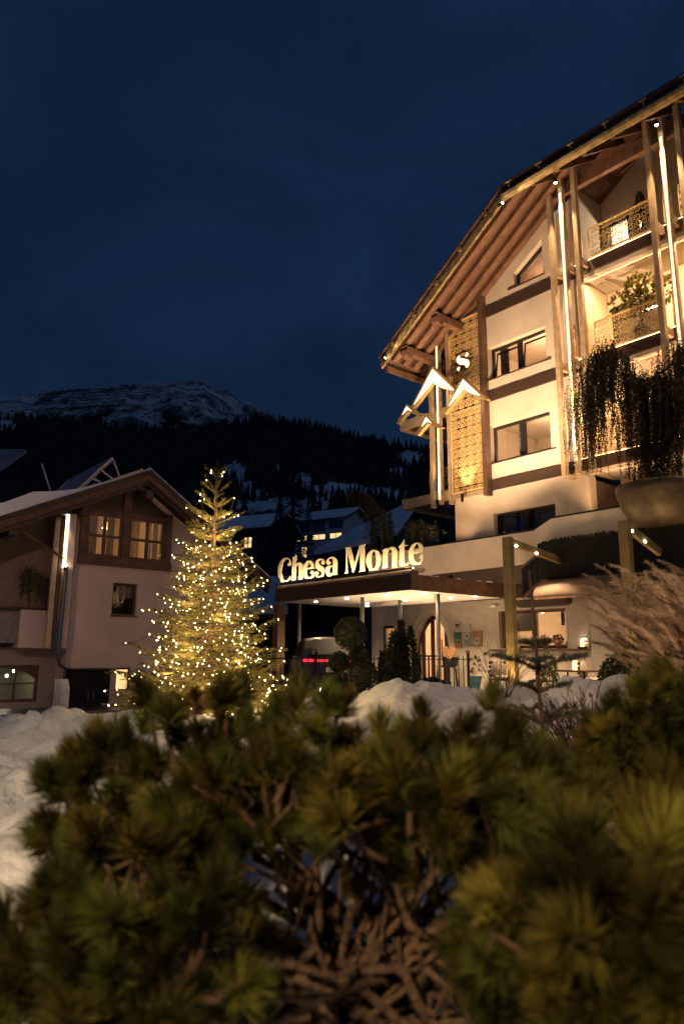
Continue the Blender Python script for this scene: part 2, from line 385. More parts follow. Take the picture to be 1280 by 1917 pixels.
def conifer_arrays(P, H, W, seg=6):
    k = len(P); a = np.linspace(0, 2*math.pi, seg, endpoint=False)[None]+rng.uniform(0, 6, (k, 1))
    vs, fs = [], []; off = 0
    for (z0, z1, wr) in ((.05, .55, 1.), (.35, .8, .68), (.62, 1.05, .40)):
        rr = W[:, None]*wr*(1+.35*rng.uniform(-1, 1, (k, seg)))
        ring = np.stack([P[:, None, 0]+rr*np.cos(a), P[:, None, 1]+rr*np.sin(a), P[:, None, 2]+H[:, None]*(z0+.06*rng.uniform(-1, 1, (k, seg)))], -1)
        top = P+np.stack([0*H, 0*H, H*z1], -1)
        v = np.concatenate([ring, top[:, None]], 1)
        i = np.arange(k)[:, None]*(seg+1)+off
        j = np.arange(seg)[None]
        fs.append(np.stack([i+j, i+(j+1) % seg, i+seg+0*j], -1).reshape(-1, 3)); vs.append(v.reshape(-1, 3)); off += k*(seg+1)
    return np.vstack(vs), np.vstack(fs)
pts = []
while len(pts) < 6500:
    u = random.uniform(-120, 1000); t = random.random()**.8
    if random.random() < .14: t = random.uniform(.93, 1.0)
    if clear(u, hill_v(u, t)) or (t < .36 and 380 < u < 840): continue
    pts.append(hill(u, t))
P = np.array(pts); k = len(P); H = rng.uniform(7, 17, k); Wd = H*rng.uniform(.17, .25, k)
m_far = mat('far_forest', (.020, .026, .020), .9, var=.3, vscale=.1)
v, f = conifer_arrays(P-[0, 0, 1], H, Wd); mb = MB(); mb.add(v, f)
tag(mb.build('forest', m_far), 'dark spruce forest covering the hillside under the snowy mountain', 'forest', kind='stuff')
def lone_tree(p, h, wd, label, group):
    t = thing('conifer_tree', label, 'tree', p, group)
    v, f = conifer_arrays(np.array([p]), np.array([h]), np.array([wd]), 8); b = MB(); b.add(v, f); b.build('crown', m_far, t)
    b = MB(); b.tube([p-np.array([0, 0, 1.]), p+np.array([0, 0, h*.3])], h*.03, 5); b.build('trunk', m_far, t)
for u, vv in ((656, 918), (672, 917), (680, 921), (693, 912), (700, 915), (713, 923), (640, 928), (610, 938), (634, 933), (762, 930), (722, 934), (590, 941), (668, 941), (547, 945), (745, 938)):
    t = ((vv-1065)/(lerp(HILL_U, HILL_V, u)-1065))**(1/.9)
    lone_tree(hill(u, t), random.uniform(4, 8), random.uniform(1.3, 2.0), 'small dark conifer standing alone on the snowy meadow below the forest', 'lone conifers on the meadow')
ORD = ('topmost', 'second', 'third', 'fourth', 'fifth', 'sixth', 'seventh', 'eighth', 'lowest')
for k_ in range(9):                                    # avalanche barriers on the upper left flank
    v0 = 731+k_*4.6+random.uniform(-1, 1); u0 = 40+k_*random.uniform(2, 14); u1 = 345-k_*16+random.uniform(-20, 10)
    mb = MB(); us = np.arange(u0, u1, 7.)
    for a in us:
        vv = v0-(a-u0)*.050
        rv = lerp(RIDGE_U, RIDGE_V, a)
        if vv < rv+2: continue
        t = (vv-900)/(rv-900)
        q = mtn(a, t); q2 = mtn(a+6.2, ((vv-.35)-900)/(lerp(RIDGE_U, RIDGE_V, a+6.2)-900))
        q = q+(CAM-q)*.004; q2 = q2+(CAM-q2)*.004
        mb.beam(q+[0, 0, 2.], q2+[0, 0, 2.], 1.0, 3.0)
    if mb.n: tag(mb.build('avalanche_barrier', m_far), 'thin avalanche barrier row, %s below the ridge of the snowy mountain' % ORD[k_], 'barrier', 'avalanche barrier rows on the mountain')

# ---------------------------------------------------------------- village houses behind
def gable_house(name, label, c, rot, L, Wd, hw, hr, over, m_wall, m_roof, wins, lit):
    """ridge along local x; wins: (face, s, z, w, h, lit)"""
    c = np.array(c, float); cr, sr = math.cos(rot), math.sin(rot)
    def G(p): p = np.asarray(p, float); return np.stack([c[0]+p[..., 0]*cr-p[..., 1]*sr, c[1]+p[..., 0]*sr+p[..., 1]*cr, c[2]+p[..., 2]], -1)
    t = thing(name, label, 'house', c)
    mb = MB(); a, b = L/2, Wd/2
    mb.add(G(np.array([(-a,-b,-3),(a,-b,-3),(a,b,-3),(-a,b,-3),(-a,-b,hw),(a,-b,hw),(a,b,hw),(-a,b,hw)])), [(0,1,5,4),(1,2,6,5),(2,3,7,6),(3,0,4,7)])
    mb.add(G(np.array([(a,-b,hw),(a,b,hw),(a,0,hw+hr),(-a,-b,hw),(-a,b,hw),(-a,0,hw+hr)])), [(0,1,2),(4,3,5)])
    mb.build('wall', m_wall, t)
    th = .45; k = hr/b; e = b+over
    rf = None
    for s in (-1, 1):
        q = np.array([(-a-over, s*e, hw-k*over), (a+over, s*e, hw-k*over), (a+over, 0, hw+hr), (-a-over, 0, hw+hr)])
        mb = MB(); up = np.array([0, 0, .22])
        mb.add(G(np.vstack([q, q+up])), [(0,1,2,3),(7,6,5,4),(0,4,5,1),(1,5,6,2),(2,6,7,3),(3,7,4,0)])
        rf = mb.build('roof', m_dkwood, t)
        mb = MB(); q2 = q*np.array([.985, .985, 1])+up
        q2[2:, 1] = 0; up2 = np.array([0, 0, .28])
        mb.add(G(np.vstack([q2+[0, 0, .01], q2+up2])), [(0,1,2,3),(7,6,5,4),(0,4,5,1),(1,5,6,2),(2,6,7,3),(3,7,4,0)])
        mb.build('snow_cover', m_roof, rf)
    for face, s_, z, ww, hh, li in wins:
        if face in 'fb':
            y = -b if face == 'f' else b; o = -.05 if face == 'f' else .05
            q = [(s_-ww/2, y, z), (s_+ww/2, y, z), (s_+ww/2, y+o, z+hh), (s_-ww/2, y+o, z+hh)]
            pf = [(s_-ww/2-.12, y+o*.4, z-.12, s_+ww/2+.12, y+o, z+hh+.12)]
        else:
            x = a if face == 'r' else -a; o = .05 if face == 'r' else -.05
            pf = [(x+o*.4, s_-ww/2-.12, z-.12, x+o, s_+ww/2+.12, z+hh+.12)]
        x0, y0, z0, x1, y1, z1 = pf[0]
        mb = MB(); mb.box((x0, y0, z0), (x1, y1, z1)); mb.v = [G(v_) for v_ in mb.v]; wn = mb.build('window', m_frame, t)
        mb = MB()
        if face in 'fb': mb.box((x0+.12, y1+o*.3, z0+.12), (x1-.12, y1+o*.6, z1-.12)); mb2 = MB(); mb2.box(((x0+x1)/2-.05, y1+o*.6, z0+.1), ((x0+x1)/2+.05, y1+o, z1-.1))
        else: mb.box((x1+o*.3, y0+.12, z0+.12), (x1+o*.6, y1-.12, z1-.12)); mb2 = MB(); mb2.box((x1+o*.6, (y0+y1)/2-.05, z0+.1), (x1+o, (y0+y1)/2+.05, z1-.1))
        mb.v = [G(v_) for v_ in mb.v]; mb2.v = [G(v_) for v_ in mb2.v]
        mb.build('pane', lit if li else m_dglass, wn); mb2.build('glazing_bar', m_frame, wn)
    return t
m_litw = mat('lit_window', (1, .8, .5), .5, emit=(1, .62, .26), estr=1.3)
m_hwhite = mat('village_plaster', (.42, .40, .42), .9, var=.08)
m_hdark = mat('village_timber', (.05, .032, .024), .9, var=.2)
m_vsnow = mat('roof_snow', (.78, .80, .84), .7, var=.05, vscale=.6, bump=.3, bscale=2)
CR = math.radians(50.2)
p = far(620, 1052, 108)
gable_house('house', 'white two-storey house with lit window bands below the snowy meadow', p, CR+math.radians(-30), 8.6, 7.5, 5.9, 1.7, .7, m_hwhite, m_vsnow,
            [('f', -2.4, .3, 1.0, 1.6, 1), ('f', 2.2, .2, 1.5, 1.8, 1), ('f', -2.8, 2.9, 2.0, .7, 1), ('f', .1, 2.9, 2.1, .7, 1), ('f', 3.0, 2.9, 1.9, .7, 1),
             ('f', -2.6, 4.4, 1.6, 1.1, 0), ('f', .1, 4.2, 1.7, 1.6, 0), ('f', 3.0, 4.5, 2.0, .8, 0), ('r', .3, 3.2, 1.2, 1.0, 0)], m_litw)
def poly_house(label, cs, wall):
    P = np.array([far(*c) for c in cs]); t = thing('house', label, 'house', P.mean(0)*[1, 1, 0]); up = np.array([0, 0, 1.])
    mb = MB(); mb.add(np.vstack([P, P-up*.3]), [(0,1,2,3),(7,6,5,4),(0,4,5,1),(1,5,6,2),(2,6,7,3),(3,7,4,0)]); rf = mb.build('roof', m_dkwood, t)
    Q = P.mean(0)+(P-P.mean(0))*.985; mb = MB(); mb.add(np.vstack([Q+up*.30, Q+up*.002]), [(0,1,2,3),(7,6,5,4),(0,4,5,1),(1,5,6,2),(2,6,7,3),(3,7,4,0)]); mb.build('snow_cover', m_vsnow, rf)
    Q = P.mean(0)+(P-P.mean(0))*.86-up*.31; B = Q.copy(); B[:, 2] = -1.5; mb = MB(); mb.add(np.vstack([Q, B]), [(7,6,5,4),(0,4,5,1),(1,5,6,2),(2,6,7,3),(3,7,4,0)]); mb.build('wall', wall, t)
poly_house('dark timber house with a steep snow-covered roof behind the letter sign', [(645, 1006, 47), (742, 1003, 43), (774, 958, 50), (757, 950, 55)], m_hdark)
poly_house('low dark house with a shallow snow-covered roof beside the steep roofed house', [(587, 1040, 40), (693, 1018, 36), (704, 997, 41), (645, 1006, 46)], m_hdark)
poly_house('unlit dark chalet across the lane seen below the canopy', [(430, 1118, 44), (700, 1122, 40), (690, 1090, 48), (440, 1085, 52)], m_hdark)
poly_house('long low dark barn beyond the canopy column', [(380, 1150, 36), (540, 1150, 36), (535, 1120, 41), (385, 1120, 41)], m_hdark)
p = far(470, 1045, 75)
gable_house('house', 'brown chalet with patchy snow on its roof behind the lit fir tree', p, CR+math.radians(-25), 7.0, 6.0, 2.6, 1.5, .8, m_hdark, m_vsnow,
            [('r', -1.0, .8, 1.0, 1.0, 0), ('f', 1.5, .6, .8, 1.0, 1)], m_litw)
def spruce_far(u, v, D, h, wd, label):
    p = far(u, v, D); t = thing('conifer_tree', label, 'tree', p); n_ = 2600; tt = rng.random(n_)**.75; ph = rng.uniform(0, 6.3, n_)
    r = wd*(1-tt)*(.55+.45*np.abs(np.sin(tt*34+np.sin(ph*3))))*rng.uniform(.35, 1.15, n_)*(1+.25*np.sin(ph*2+h))
    q = np.stack([p[0]+r*np.cos(ph), p[1]+r*np.sin(ph), p[2]+h*(.06+.94*tt)-.12*r], 1); dd = np.stack([np.cos(ph), np.sin(ph), -.35+0*ph], 1); sd = np.stack([-np.sin(ph), np.cos(ph), 0*ph], 1); L = (.25+.5*(1-tt))[:, None]*wd*.30
    V = np.stack([q, q+dd*L*.6+sd*L*.28, q+dd*L, q+dd*L*.6-sd*L*.28], 1).reshape(-1, 3); b = MB(); b.add(V, np.arange(4*n_).reshape(n_, 4)); b.build('crown', m_far, t)
    b = MB(); b.tube([p-[0, 0, 1.], p+np.array([0, 0, h*.95])], [h*.02, .02], 6); b.build('trunk', m_far, t)
spruce_far(545, 1120, 58, 13.5, 2.3, 'tall dark spruce between the brown chalet and the white house')
spruce_far(575, 1075, 85, 9.5, 1.7, 'slim dark spruce standing close against the white house')
spruce_far(520, 1110, 66, 9.0, 2.2, 'broad dark spruce behind the canopy edge beside the brown chalet')

# ================================================================ hotel (front in the plane y = 0)
hotel = thing('hotel_building', 'large warmly lit plaster hotel with brown bands, tall posts and half-hipped roof', 'hotel', (3, 0, 0))
def wall_holes(mb, x0, x1, z0, z1, y0, y1, holes):
    xs = sorted({x0, x1, *[h[0] for h in holes], *[h[1] for h in holes]}); zs = sorted({z0, z1, *[h[2] for h in holes], *[h[3] for h in holes]})
    for a, b in zip(xs, xs[1:]):
        for c, d in zip(zs, zs[1:]):
            if any(h[0] <= a and b <= h[1] and h[2] <= c and d <= h[3] for h in holes): continue
            mb.add([(a, y0, c), (b, y0, c), (b, y0, d), (a, y0, d)], [(0, 1, 2, 3)]); mb.add([(a, y1, c), (b, y1, c), (b, y1, d), (a, y1, d)], [(3, 2, 1, 0)])
    for h in holes+[(x0, x1, z0, z1)]:
        a, b, c, d = h
        mb.add([(a, y0, c), (a, y1, c), (a, y1, d), (a, y0, d), (b, y0, c), (b, y1, c), (b, y1, d), (b, y0, d)], [(0, 1, 2, 3), (7, 6, 5, 4), (0, 4, 5, 1), (3, 2, 6, 7)])
mb = MB()
wall_holes(mb, -1.4, 3.63, 3.2, 12.46, 0, .35, [(.22, 2.46, 10.06, 11.17), (.17, 2.46, 7.20, 8.44), (.19, 2.47, 4.40, 5.53)])
mb.build('wall', m_plaster, hotel)
def rk(x): return min(13.20+.70*(x-.36), 15.0)
def vprism(mb, pts, y0, y1):        # polygon in x,z
    mb.prism(pts, y0, y1, 1)
mb = MB()
vprism(mb, [(-.70, 12.462), (1.38, 12.462), (1.38, rk(1.38))], 0, .35)
vprism(mb, [(1.38, 12.462), (2.50, 12.462), (2.50, 12.92), (1.38, 12.96)], 0, .35)
vprism(mb, [(1.38, 13.43), (2.50, 14.13), (2.50, rk(2.5)), (1.38, rk(1.38))], 0, .35)
vprism(mb, [(2.50, 12.462), (3.63, 12.462), (3.63, rk(3.63)), (2.50, rk(2.5))], 0, .35)
mb.build('gable_wall', m_plaster, hotel)
mb = MB(); mb.box((-1.4, .352, 3.2), (-1.05, 9, 12.3)); mb.build('side_wall', m_plaster, hotel)
for z0, z1 in ((12.28, 12.64), (9.28, 9.635), (6.28, 6.625)):
    mb = MB(); mb.box((-1.42, -.05, z0), (3.66, -.002, z1)); mb.build('band', m_band, hotel)

def window_rect(x0, x1, z0, z1, y, fr=.08, mull=True, lit=None, curtain=None, parent=hotel, glass=m_glass, frame=m_frame, tilt=0):
    mb = MB(); d = .09
    mb.box((x0, y, z0), (x0+fr, y+d, z1)); mb.box((x1-fr, y, z0), (x1, y+d, z1))
    mb.box((x0+fr, y+.002, z0), (x1-fr, y+d, z0+fr)); mb.box((x0+fr, y+.002, z1-fr), (x1-fr, y+d, z1))
    xm = (x0+x1)/2
    if mull: mb.box((xm-fr, y-.004, z0+fr), (xm+fr, y+d, z1-fr))
    wn = mb.build('window', frame, parent)
    cells = [(x0+fr, xm-fr), (xm+fr, x1-fr)] if mull else [(x0+fr, x1-fr)]
    for a, b in cells:
        f2 = .035
        if tilt:                                       # sash tipped inwards at the top
            mb = MB(); tp = tilt
            def q(x, z): return (x, y+.03+tp*(z-z0)/(z1-z0), z)
            for (xa, xb, za, zb) in ((a, a+f2, z0+fr, z1-fr-.04), (b-f2, b, z0+fr, z1-fr-.04), (a+f2, b-f2, z0+fr, z0+fr+f2), (a+f2, b-f2, z1-fr-.04-f2*1.4, z1-fr-.04)):
                p4 = np.array([q(xa, za), q(xb, za), q(xb, zb), q(xa, zb)]); mb.add(np.vstack([p4, p4+[0, .05, 0]]), [(0,1,2,3),(7,6,5,4),(0,4,5,1),(1,5,6,2),(2,6,7,3),(3,7,4,0)])
            mb.build('sash', frame, wn)
            mb = MB(); mb.add([q(a+f2, z0+fr), q(b-f2, z0+fr), q(b-f2, z1-fr-.05), q(a+f2, z1-fr-.05)], [(0, 1, 2, 3)]); mb.v[-1] = mb.v[-1]+[0, .02, 0]
        else:
            mb = MB(); mb.box((a, y+.04, z0+fr), (b, y+.048, z1-fr))
        mb.build('pane', glass, wn)
    if curtain:
        for (ca, cb, cm) in curtain:
            mb = MB(); k = max(8, int((cb-ca)/.03)); xs = np.linspace(ca, cb, k); ys = y+.22+.03*np.sin(xs*70)+.012*np.sin(xs*31)
            V = np.vstack([np.stack([xs, ys, xs*0+z0-.05], 1), np.stack([xs, ys, xs*0+z1+.05], 1)])
            mb.add(V, [(i, i+1, k+i+1, k+i) for i in range(k-1)]); mb.build('curtain', cm, wn)
    return wn
def room(name, x0, x1, z0, z1, y0, y1, m, energy, col=(1, .62, .33), parent=hotel, lpos=None):
    mb = MB(); v = [(x0,y0,z0),(x1,y0,z0),(x1,y1,z0),(x0,y1,z0),(x0,y0,z1),(x1,y0,z1),(x1,y1,z1),(x0,y1,z1)]
    mb.add(v, [(0,1,2,3),(4,7,6,5),(1,5,6,2),(2,6,7,3),(3,7,4,0)])
    r = mb.build(name, m, parent)
    if energy:
        lp = lpos or ((x0+x1)/2, (y0+y1)/2, z1-1.0); lamp('POINT', lp, energy, col, r, .18)
        mb = MB(); mb.tube([(lp[0], lp[1], lp[2]+.02), (lp[0], lp[1], z1)], .006, 5); mb.build('pendant_cord', m_black, r)
    return r
W2 = window_rect(.22, 2.46, 10.06, 11.17, .20, tilt=.14, curtain=[(.40, .75, m_pcurt)])
room('guest_room', -1.0, 3.5, 9.5, 12.0, .36, 4.2, m_room, 150)
W3 = window_rect(.17, 2.46, 7.20, 8.44, .20, .09, curtain=[(1.0, 1.30, m_pcurt)])
room('guest_room', -1.0, 3.5, 6.7, 9.1, .36, 4.2, m_room, 150)
W4 = window_rect(.19, 2.47, 4.40, 5.53, .20, .07, tilt=.06, glass=m_dglass, curtain=[(.3, .75, m_curt), (.95, 1.3, m_curt), (1.5, 2.4, m_curt)])
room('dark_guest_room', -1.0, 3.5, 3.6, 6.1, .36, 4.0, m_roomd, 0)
# trapezoid attic window
mb = MB(); tz = [(1.38, 12.96), (2.50, 12.92), (2.50, 14.13), (1.38, 13.43)]; inn = [(1.47, 13.04), (2.41, 13.01), (2.41, 13.96), (1.47, 13.38)]
V = [(x, .18, z) for x, z in tz]+[(x, .18, z) for x, z in inn]+[(x, .27, z) for x, z in tz]+[(x, .27, z) for x, z in inn]
mb.add(V, [(i, (i+1) % 4, 4+(i+1) % 4, 4+i) for i in range(4)]+[(8+i, 12+i, 12+(i+1) % 4, 8+(i+1) % 4) for i in range(4)]+[(4+i, 4+(i+1) % 4, 12+(i+1) % 4, 12+i) for i in range(4)])
W1 = mb.build('window', m_frame, hotel)
mb = MB(); mb.prism(inn, .22, .226, 1); mb.build('pane', m_glass, W1)
room('attic_room', -.3, 3.5, 12.7, 15.0, .36, 3.6, m_room, 120, lpos=(1.7, 1.7, 13.6))
for z, xa, xb in ((10.05, .05, 2.62), (7.19, .05, 2.62), (12.93, 1.15, 2.55)):
    mb = MB(); mb.box((xa, -.045, z-.035), (xb, .22, z-.004)); mb.build('window_sill', m_band, hotel)

# ---- loggias to the right
XR = 13.0
LOG = [(6.28, 6.625), (9.28, 9.635), (12.28, 12.64)]
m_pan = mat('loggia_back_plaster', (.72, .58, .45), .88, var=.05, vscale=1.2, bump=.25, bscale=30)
for i, (z0, z1) in enumerate(LOG):
    mb = MB(); mb.box((3.66, -.05, z0), (XR, .02, z1)); mb.build('balcony_fascia', m_band, hotel)
    mb = MB(); mb.box((3.63, .022, z0+.05), (XR, 1.75, z1-.02)); mb.build('balcony_slab', m_plaster, hotel)
    mb = MB(); mb.box((3.66, .06, z0-.10), (XR, .22, z0+.049)); mb.box((3.66, .30, z0-.04), (XR, .42, z0+.049)); mb.build('cornice', m_plaster, hotel)
    if i: 
        mb = MB(); mb.box((3.7, .225, z0-.03), (XR, .255, z0-.005)); o = mb.build('led_strip', m_led, hotel)
        lamp('AREA', (7.0, .28, z0-.06), 420, (1, .60, .28), o, (6.4, .06), (7.0, .95, z0-2.0))
mb = MB(); mb.box((3.28, .352, 6.3), (3.62, 1.749, 15.6)); mb.build('loggia_wall', m_pan, hotel)
mb = MB()
doors = [(3.75, 5.9, 6.7, 8.75), (3.72, 5.4, 9.7, 11.85), (3.66, 4.55, 12.7, 14.75), (4.70, 5.0, 12.7, 14.6), (7.0, 9.0, 12.7, 14.75), (7.2, 9.2, 9.7, 11.85), (7.2, 9.2, 6.7, 8.75)]
wall_holes(mb, 3.63, XR, 3.2, 17.0, 1.75, 2.0, doors+[(3.72, 6.4, 3.7, 5.86)]); mb.build('loggia_back_wall', m_pan, hotel)
for d in doors: 
    window_rect(d[0], d[1], d[2], d[3], 1.80, .10, mull=(d[1]-d[0]) > 1.2, glass=m_glass, curtain=[(d[0]+.1, d[0]+.5, m_curt)] if d[1]-d[0] > 1.2 else None)
window_rect(3.72, 6.4, 3.7, 5.86, 1.80, .10, curtain=[(3.82, 4.3, m_curt), (5.0, 6.2, m_curt)])
room('guest_room', 3.8, XR, 12.66, 14.8, 2.0, 5.5, m_room, 700, (1, .80, .58), lpos=(4.6, 3.4, 14.0))
room('guest_room', 3.8, XR, 9.65, 12.2, 2.0, 5.5, m_room, 140)
room('guest_room', 3.8, XR, 6.65, 9.2, 2.0, 5.5, m_room, 140)
room('guest_room', 3.8, XR, 3.5, 6.2, 2.0, 5.5, m_room, 30)
# scrollwork: ribbon spirals cut from sheet metal
def ribbon(mb, P, wd, y0, th):
    P = np.array(P, float); t = np.gradient(P, axis=0); t /= np.linalg.norm(t, axis=1)[:, None]+1e-9
    nrm = np.stack([-t[:, 1], t[:, 0]], 1); wd = np.broadcast_to(wd, (len(P),))
    A = P+nrm*wd[:, None]/2; B = P-nrm*wd[:, None]/2; k = len(P)
    V = np.vstack([np.stack([Q[:, 0], np.full(k, yy), Q[:, 1]], 1) for yy in (y0, y0+th) for Q in (A, B)])
    f = []
    for i in range(k-1):
        f += [(i, i+1, k+i+1, k+i), (2*k+i, 3*k+i, 3*k+i+1, 2*k+i+1), (i, 2*k+i, 2*k+i+1, i+1), (k+i, k+i+1, 3*k+i+1, 3*k+i)]
    mb.add(V, f)
def scroll_panel(x0, x1, z0, z1, y, cell, wd, border):
    mb = MB(); nx = max(1, round((x1-x0)/cell)); nz = max(1, round((z1-z0)/cell)); cx, cz = (x1-x0)/nx, (z1-z0)/nz; c = min(cx, cz)
    for i in range(nx):
        for j in range(nz):
            ox, oz = x0+(i+.5)*cx, z0+(j+.5)*cz; s = 1 if (i+j) % 2 else -1
            a = np.linspace(0, 2*math.pi*1.35, 12); r = c*(.56-.42*a/a[-1])
            a0 = -.6 if j % 2 else 2.2
            P = np.stack([ox+s*r*np.cos(a+a0), oz+r*np.sin(a+a0)], 1)
            ribbon(mb, P, np.linspace(wd*.8, wd*1.5, 12), y+.002*((i*2+j*3) % 4), .012)
            if (i+j) % 2 == 0:
                a = np.linspace(0, math.pi, 6)
                ribbon(mb, np.stack([ox+cx*.5+.30*c*np.cos(a)*s, oz+.5*cz+.26*c*np.sin(a)], 1), wd*.8, y+.001, .012)
    b = border
    for p, q in (((x0, z0), (x1, z0)), ((x0, z1), (x1, z1))): mb.beam((p[0], y+.01, p[1]), (q[0], y+.01, q[1]), b, b)
    for x in (x0, x1): mb.beam((x, y+.01, z0), (x, y+.01, z1), b*.6, b*.6, (0, 1, 0))
    return mb
def px_x(u, v, y): return on(1, y, u, v)[0]
# ---- tall posts
POST_Y = -.60
def post_at(x, z0, z1, m=m_post, y=POST_Y, wx=.135, wy=.17):
    mb = MB(); mb.box((x-wx/2, y, z0), (x+wx/2, y+wy, z1)); return mb.build('post', m, hotel)
xa = px_x(1044, 700, POST_Y); XA = [xa, xa+.42, xa+.86]
GA = []
for i, x in enumerate(XA): post_at(x, 6.08, 15.62)
xb2 = px_x(1211, 300, POST_Y); XB = [xb2, xb2+.42, xb2+.86]
for i, x in enumerate(XB): post_at(x, 6.08, 15.62)
XC = [XB[0]+4.3+.42*i for i in range(3)]
for x in XC: post_at(x, 6.08, 15.62)
for xs in (XA, XB, XC):
    mb = MB(); mb.box((xs[0]-.1, POST_Y+.202, 6.06), (xs[2]+.1, POST_Y+.26, 6.12)); 
    for x in (xs[0], xs[2]): mb.box((x-.06, POST_Y+.262, 6.06), (x+.06, -.052, 6.12))
    mb.build('post_bracket', m_post, hotel)
    for z in (9.35, 12.4):
        for x in xs: mb = MB(); mb.box((x-.05, POST_Y+.201, z), (x+.05, -.052, z+.22)); mb.build('post_tie', m_post, hotel)
m_strip = mat('post_led', (1, .9, .7), .5, emit=(1, .74, .44), estr=1.5)
for xs in (XA, XB):
    mb = MB(); mb.box((xs[1]-.035, POST_Y-.012, 6.45), (xs[1]+.035, POST_Y-.001, 14.9)); mb.build('post_light_strip', m_strip, hotel)
def spotlight(x, y, z, aim, energy, cone=70, label=None, group='small spotlights fixed to the hotel posts and roof edge', dot=True, col=(1, .62, .30)):
    t = thing('spotlight', label, 'spotlight', (x, y, z), group)
    d = np.array(aim, float)-np.array([x, y, z]); d /= np.linalg.norm(d); c = np.array([x, y, z])
    h_ = 0 if 'verge' in label or 'eave' in label or 'downward' in label or 'foot' in label else .10
    mb = MB(); mb.tube([c-d*.16, c-d*.15, c+d*h_], [.0, .045, .055], 10, False); mb.build('housing', m_black, t)
    mb = MB(); mb.tube([c-d*.01, c+d*.003], [.046, .040], 10); mb.build('lens', m_ledw, t)
    lamp('SPOT', c+d*(.05+h_), energy, col, t, .03, aim, cone, .7)
    return t
for xs in (XA, XB):
    spotlight(xs[1]+.04, POST_Y-.26, 15.1, (xs[1], POST_Y+.05, 9.), 1500, 50, 'small downward spotlight at the top of the posts %s' % ('beside the guest room windows' if xs is XA else 'between the loggias'))
    spotlight(xs[1]+.04, POST_Y-.22, 6.25, (xs[1], POST_Y+.05, 12.), 900, 50, 'small upward spotlight at the foot of the posts %s' % ('beside the guest room windows' if xs is XA else 'between the loggias'))
# railings between the posts
def railing(x0, x1, zb, label=None):
    mb = scroll_panel(x0, x1, zb+.10, zb+1.0, -.13, .215, .020, .045); mb.build('balcony_railing', m_filig, hotel)
for z0, z1 in LOG:
    mb = MB(); mb.box((XA[0], -.035, z1+.012), (XC[0], -.012, z1+.03)); mb.build('rail_led', m_ledr, hotel)
    for a, b in ((XA[0]+.12, XA[1]-.12), (XA[1]+.12, XA[2]-.10), (XA[2]+.12, XB[0]-.12), (XB[0]+.12, XB[1]-.12), (XB[1]+.12, XB[2]-.12), (XB[2]+.12, XC[0]-.1)): railing(a, b, z1-.06)
# left screen and corner posts
SY = -.28
xl = px_x(905, 700, POST_Y+.3)-.10
pl = mat('screen_post', (.17, .10, .065), .45, metal=.3, var=.1)
post_at(xl, 6.10, 13.95, pl, POST_Y+.3, .16, .26)
x2 = px_x(838, 760, POST_Y+.3); post_at(x2, 6.05, 12.62, m_post, POST_Y+.3, .13, .2)
xlit = px_x(819, 760, POST_Y+.3); post_at(xlit, 6.12, 12.72, m_post, POST_Y+.3, .13, .16)
xfar = px_x(806, 800, POST_Y+.3); post_at(xfar, 6.05, 12.0, m_post, POST_Y+.3, .13, .16)
mb = MB(); mb.box((xlit-.035, POST_Y+.288, 6.4), (xlit+.035, POST_Y+.299, 12.4)); mb.build('post_light_strip', m_strip, hotel)
spotlight(xlit+.03, POST_Y+.08, 12.5, (xlit, POST_Y+.34, 8.), 900, 50, 'small downward spotlight at the top of the corner post beside the scroll screen')
spotlight(xlit, POST_Y+.18, 6.25, (xlit, POST_Y+.32, 11.), 380, 50, 'small upward spotlight at the foot of the corner post beside the scroll screen')
mb = scroll_panel(x2+.09, xl-.10, 6.38, 12.45, SY+.02, .17, .021, .05); mb.build('scroll_screen', m_filig, hotel)
spotlight((x2+xl)/2, -.55, 6.12, ((x2+xl)/2, -.10, 10.5), 260, 75, 'small upward spotlight below the gold scroll screen')
mb = MB(); mb.box((x2+.07, SY+.05, 9.16), (xl-.09, SY+.16, 9.22)); mb.box((x2+.07, SY+.05, 6.22), (xl-.09, SY+.2, 6.33)); mb.build('screen_rail', m_post, hotel)
mb = MB(); mb.box((-1.39, -.0035, 6.65), (xl-.05, -.0012, 12.2)); mb.build('lattice_shade_sheet', mat('painted_lattice_shade', (.27, .19, .12), .8, var=.08), hotel)  # added sheet; its dark colour stands for lattice shade on the wall
for (a, b, c, d) in ((-1.36, -.85, 10.2, 12.2), (-1.2, -.8, 8.55, 9.1), (-1.36, -1.15, 6.7, 8.4)):
    mb = MB(); mb.box((a, -.012, c), (b, -.004, d)); mb.build('blind_window', m_frame, hotel)
# side balconies on the left flank
for z0, z1, xe, ye in ((9.28, 9.635, -3.95, 5.), (6.28, 6.625, -3.9, 5.)):
    mb = MB(); mb.box((xe, -.05, z0), (-1.43, .05, z1)); mb.box((xe, .052, z0), (xe+.1, ye, z1)); mb.build('side_balcony_fascia', m_post, hotel)
    mb = MB(); mb.box((xe+.102, .053, z0+.10), (-1.402, ye, z0+.22)); mb.build('side_balcony_slab', m_band, hotel)
for z0 in (6.62, 9.63):
    mb = scroll_panel(-3.0, -1.5, z0+.1, z0+1.0, .5, .2, .02, .04); mb.build('balcony_railing', m_filig, hotel)

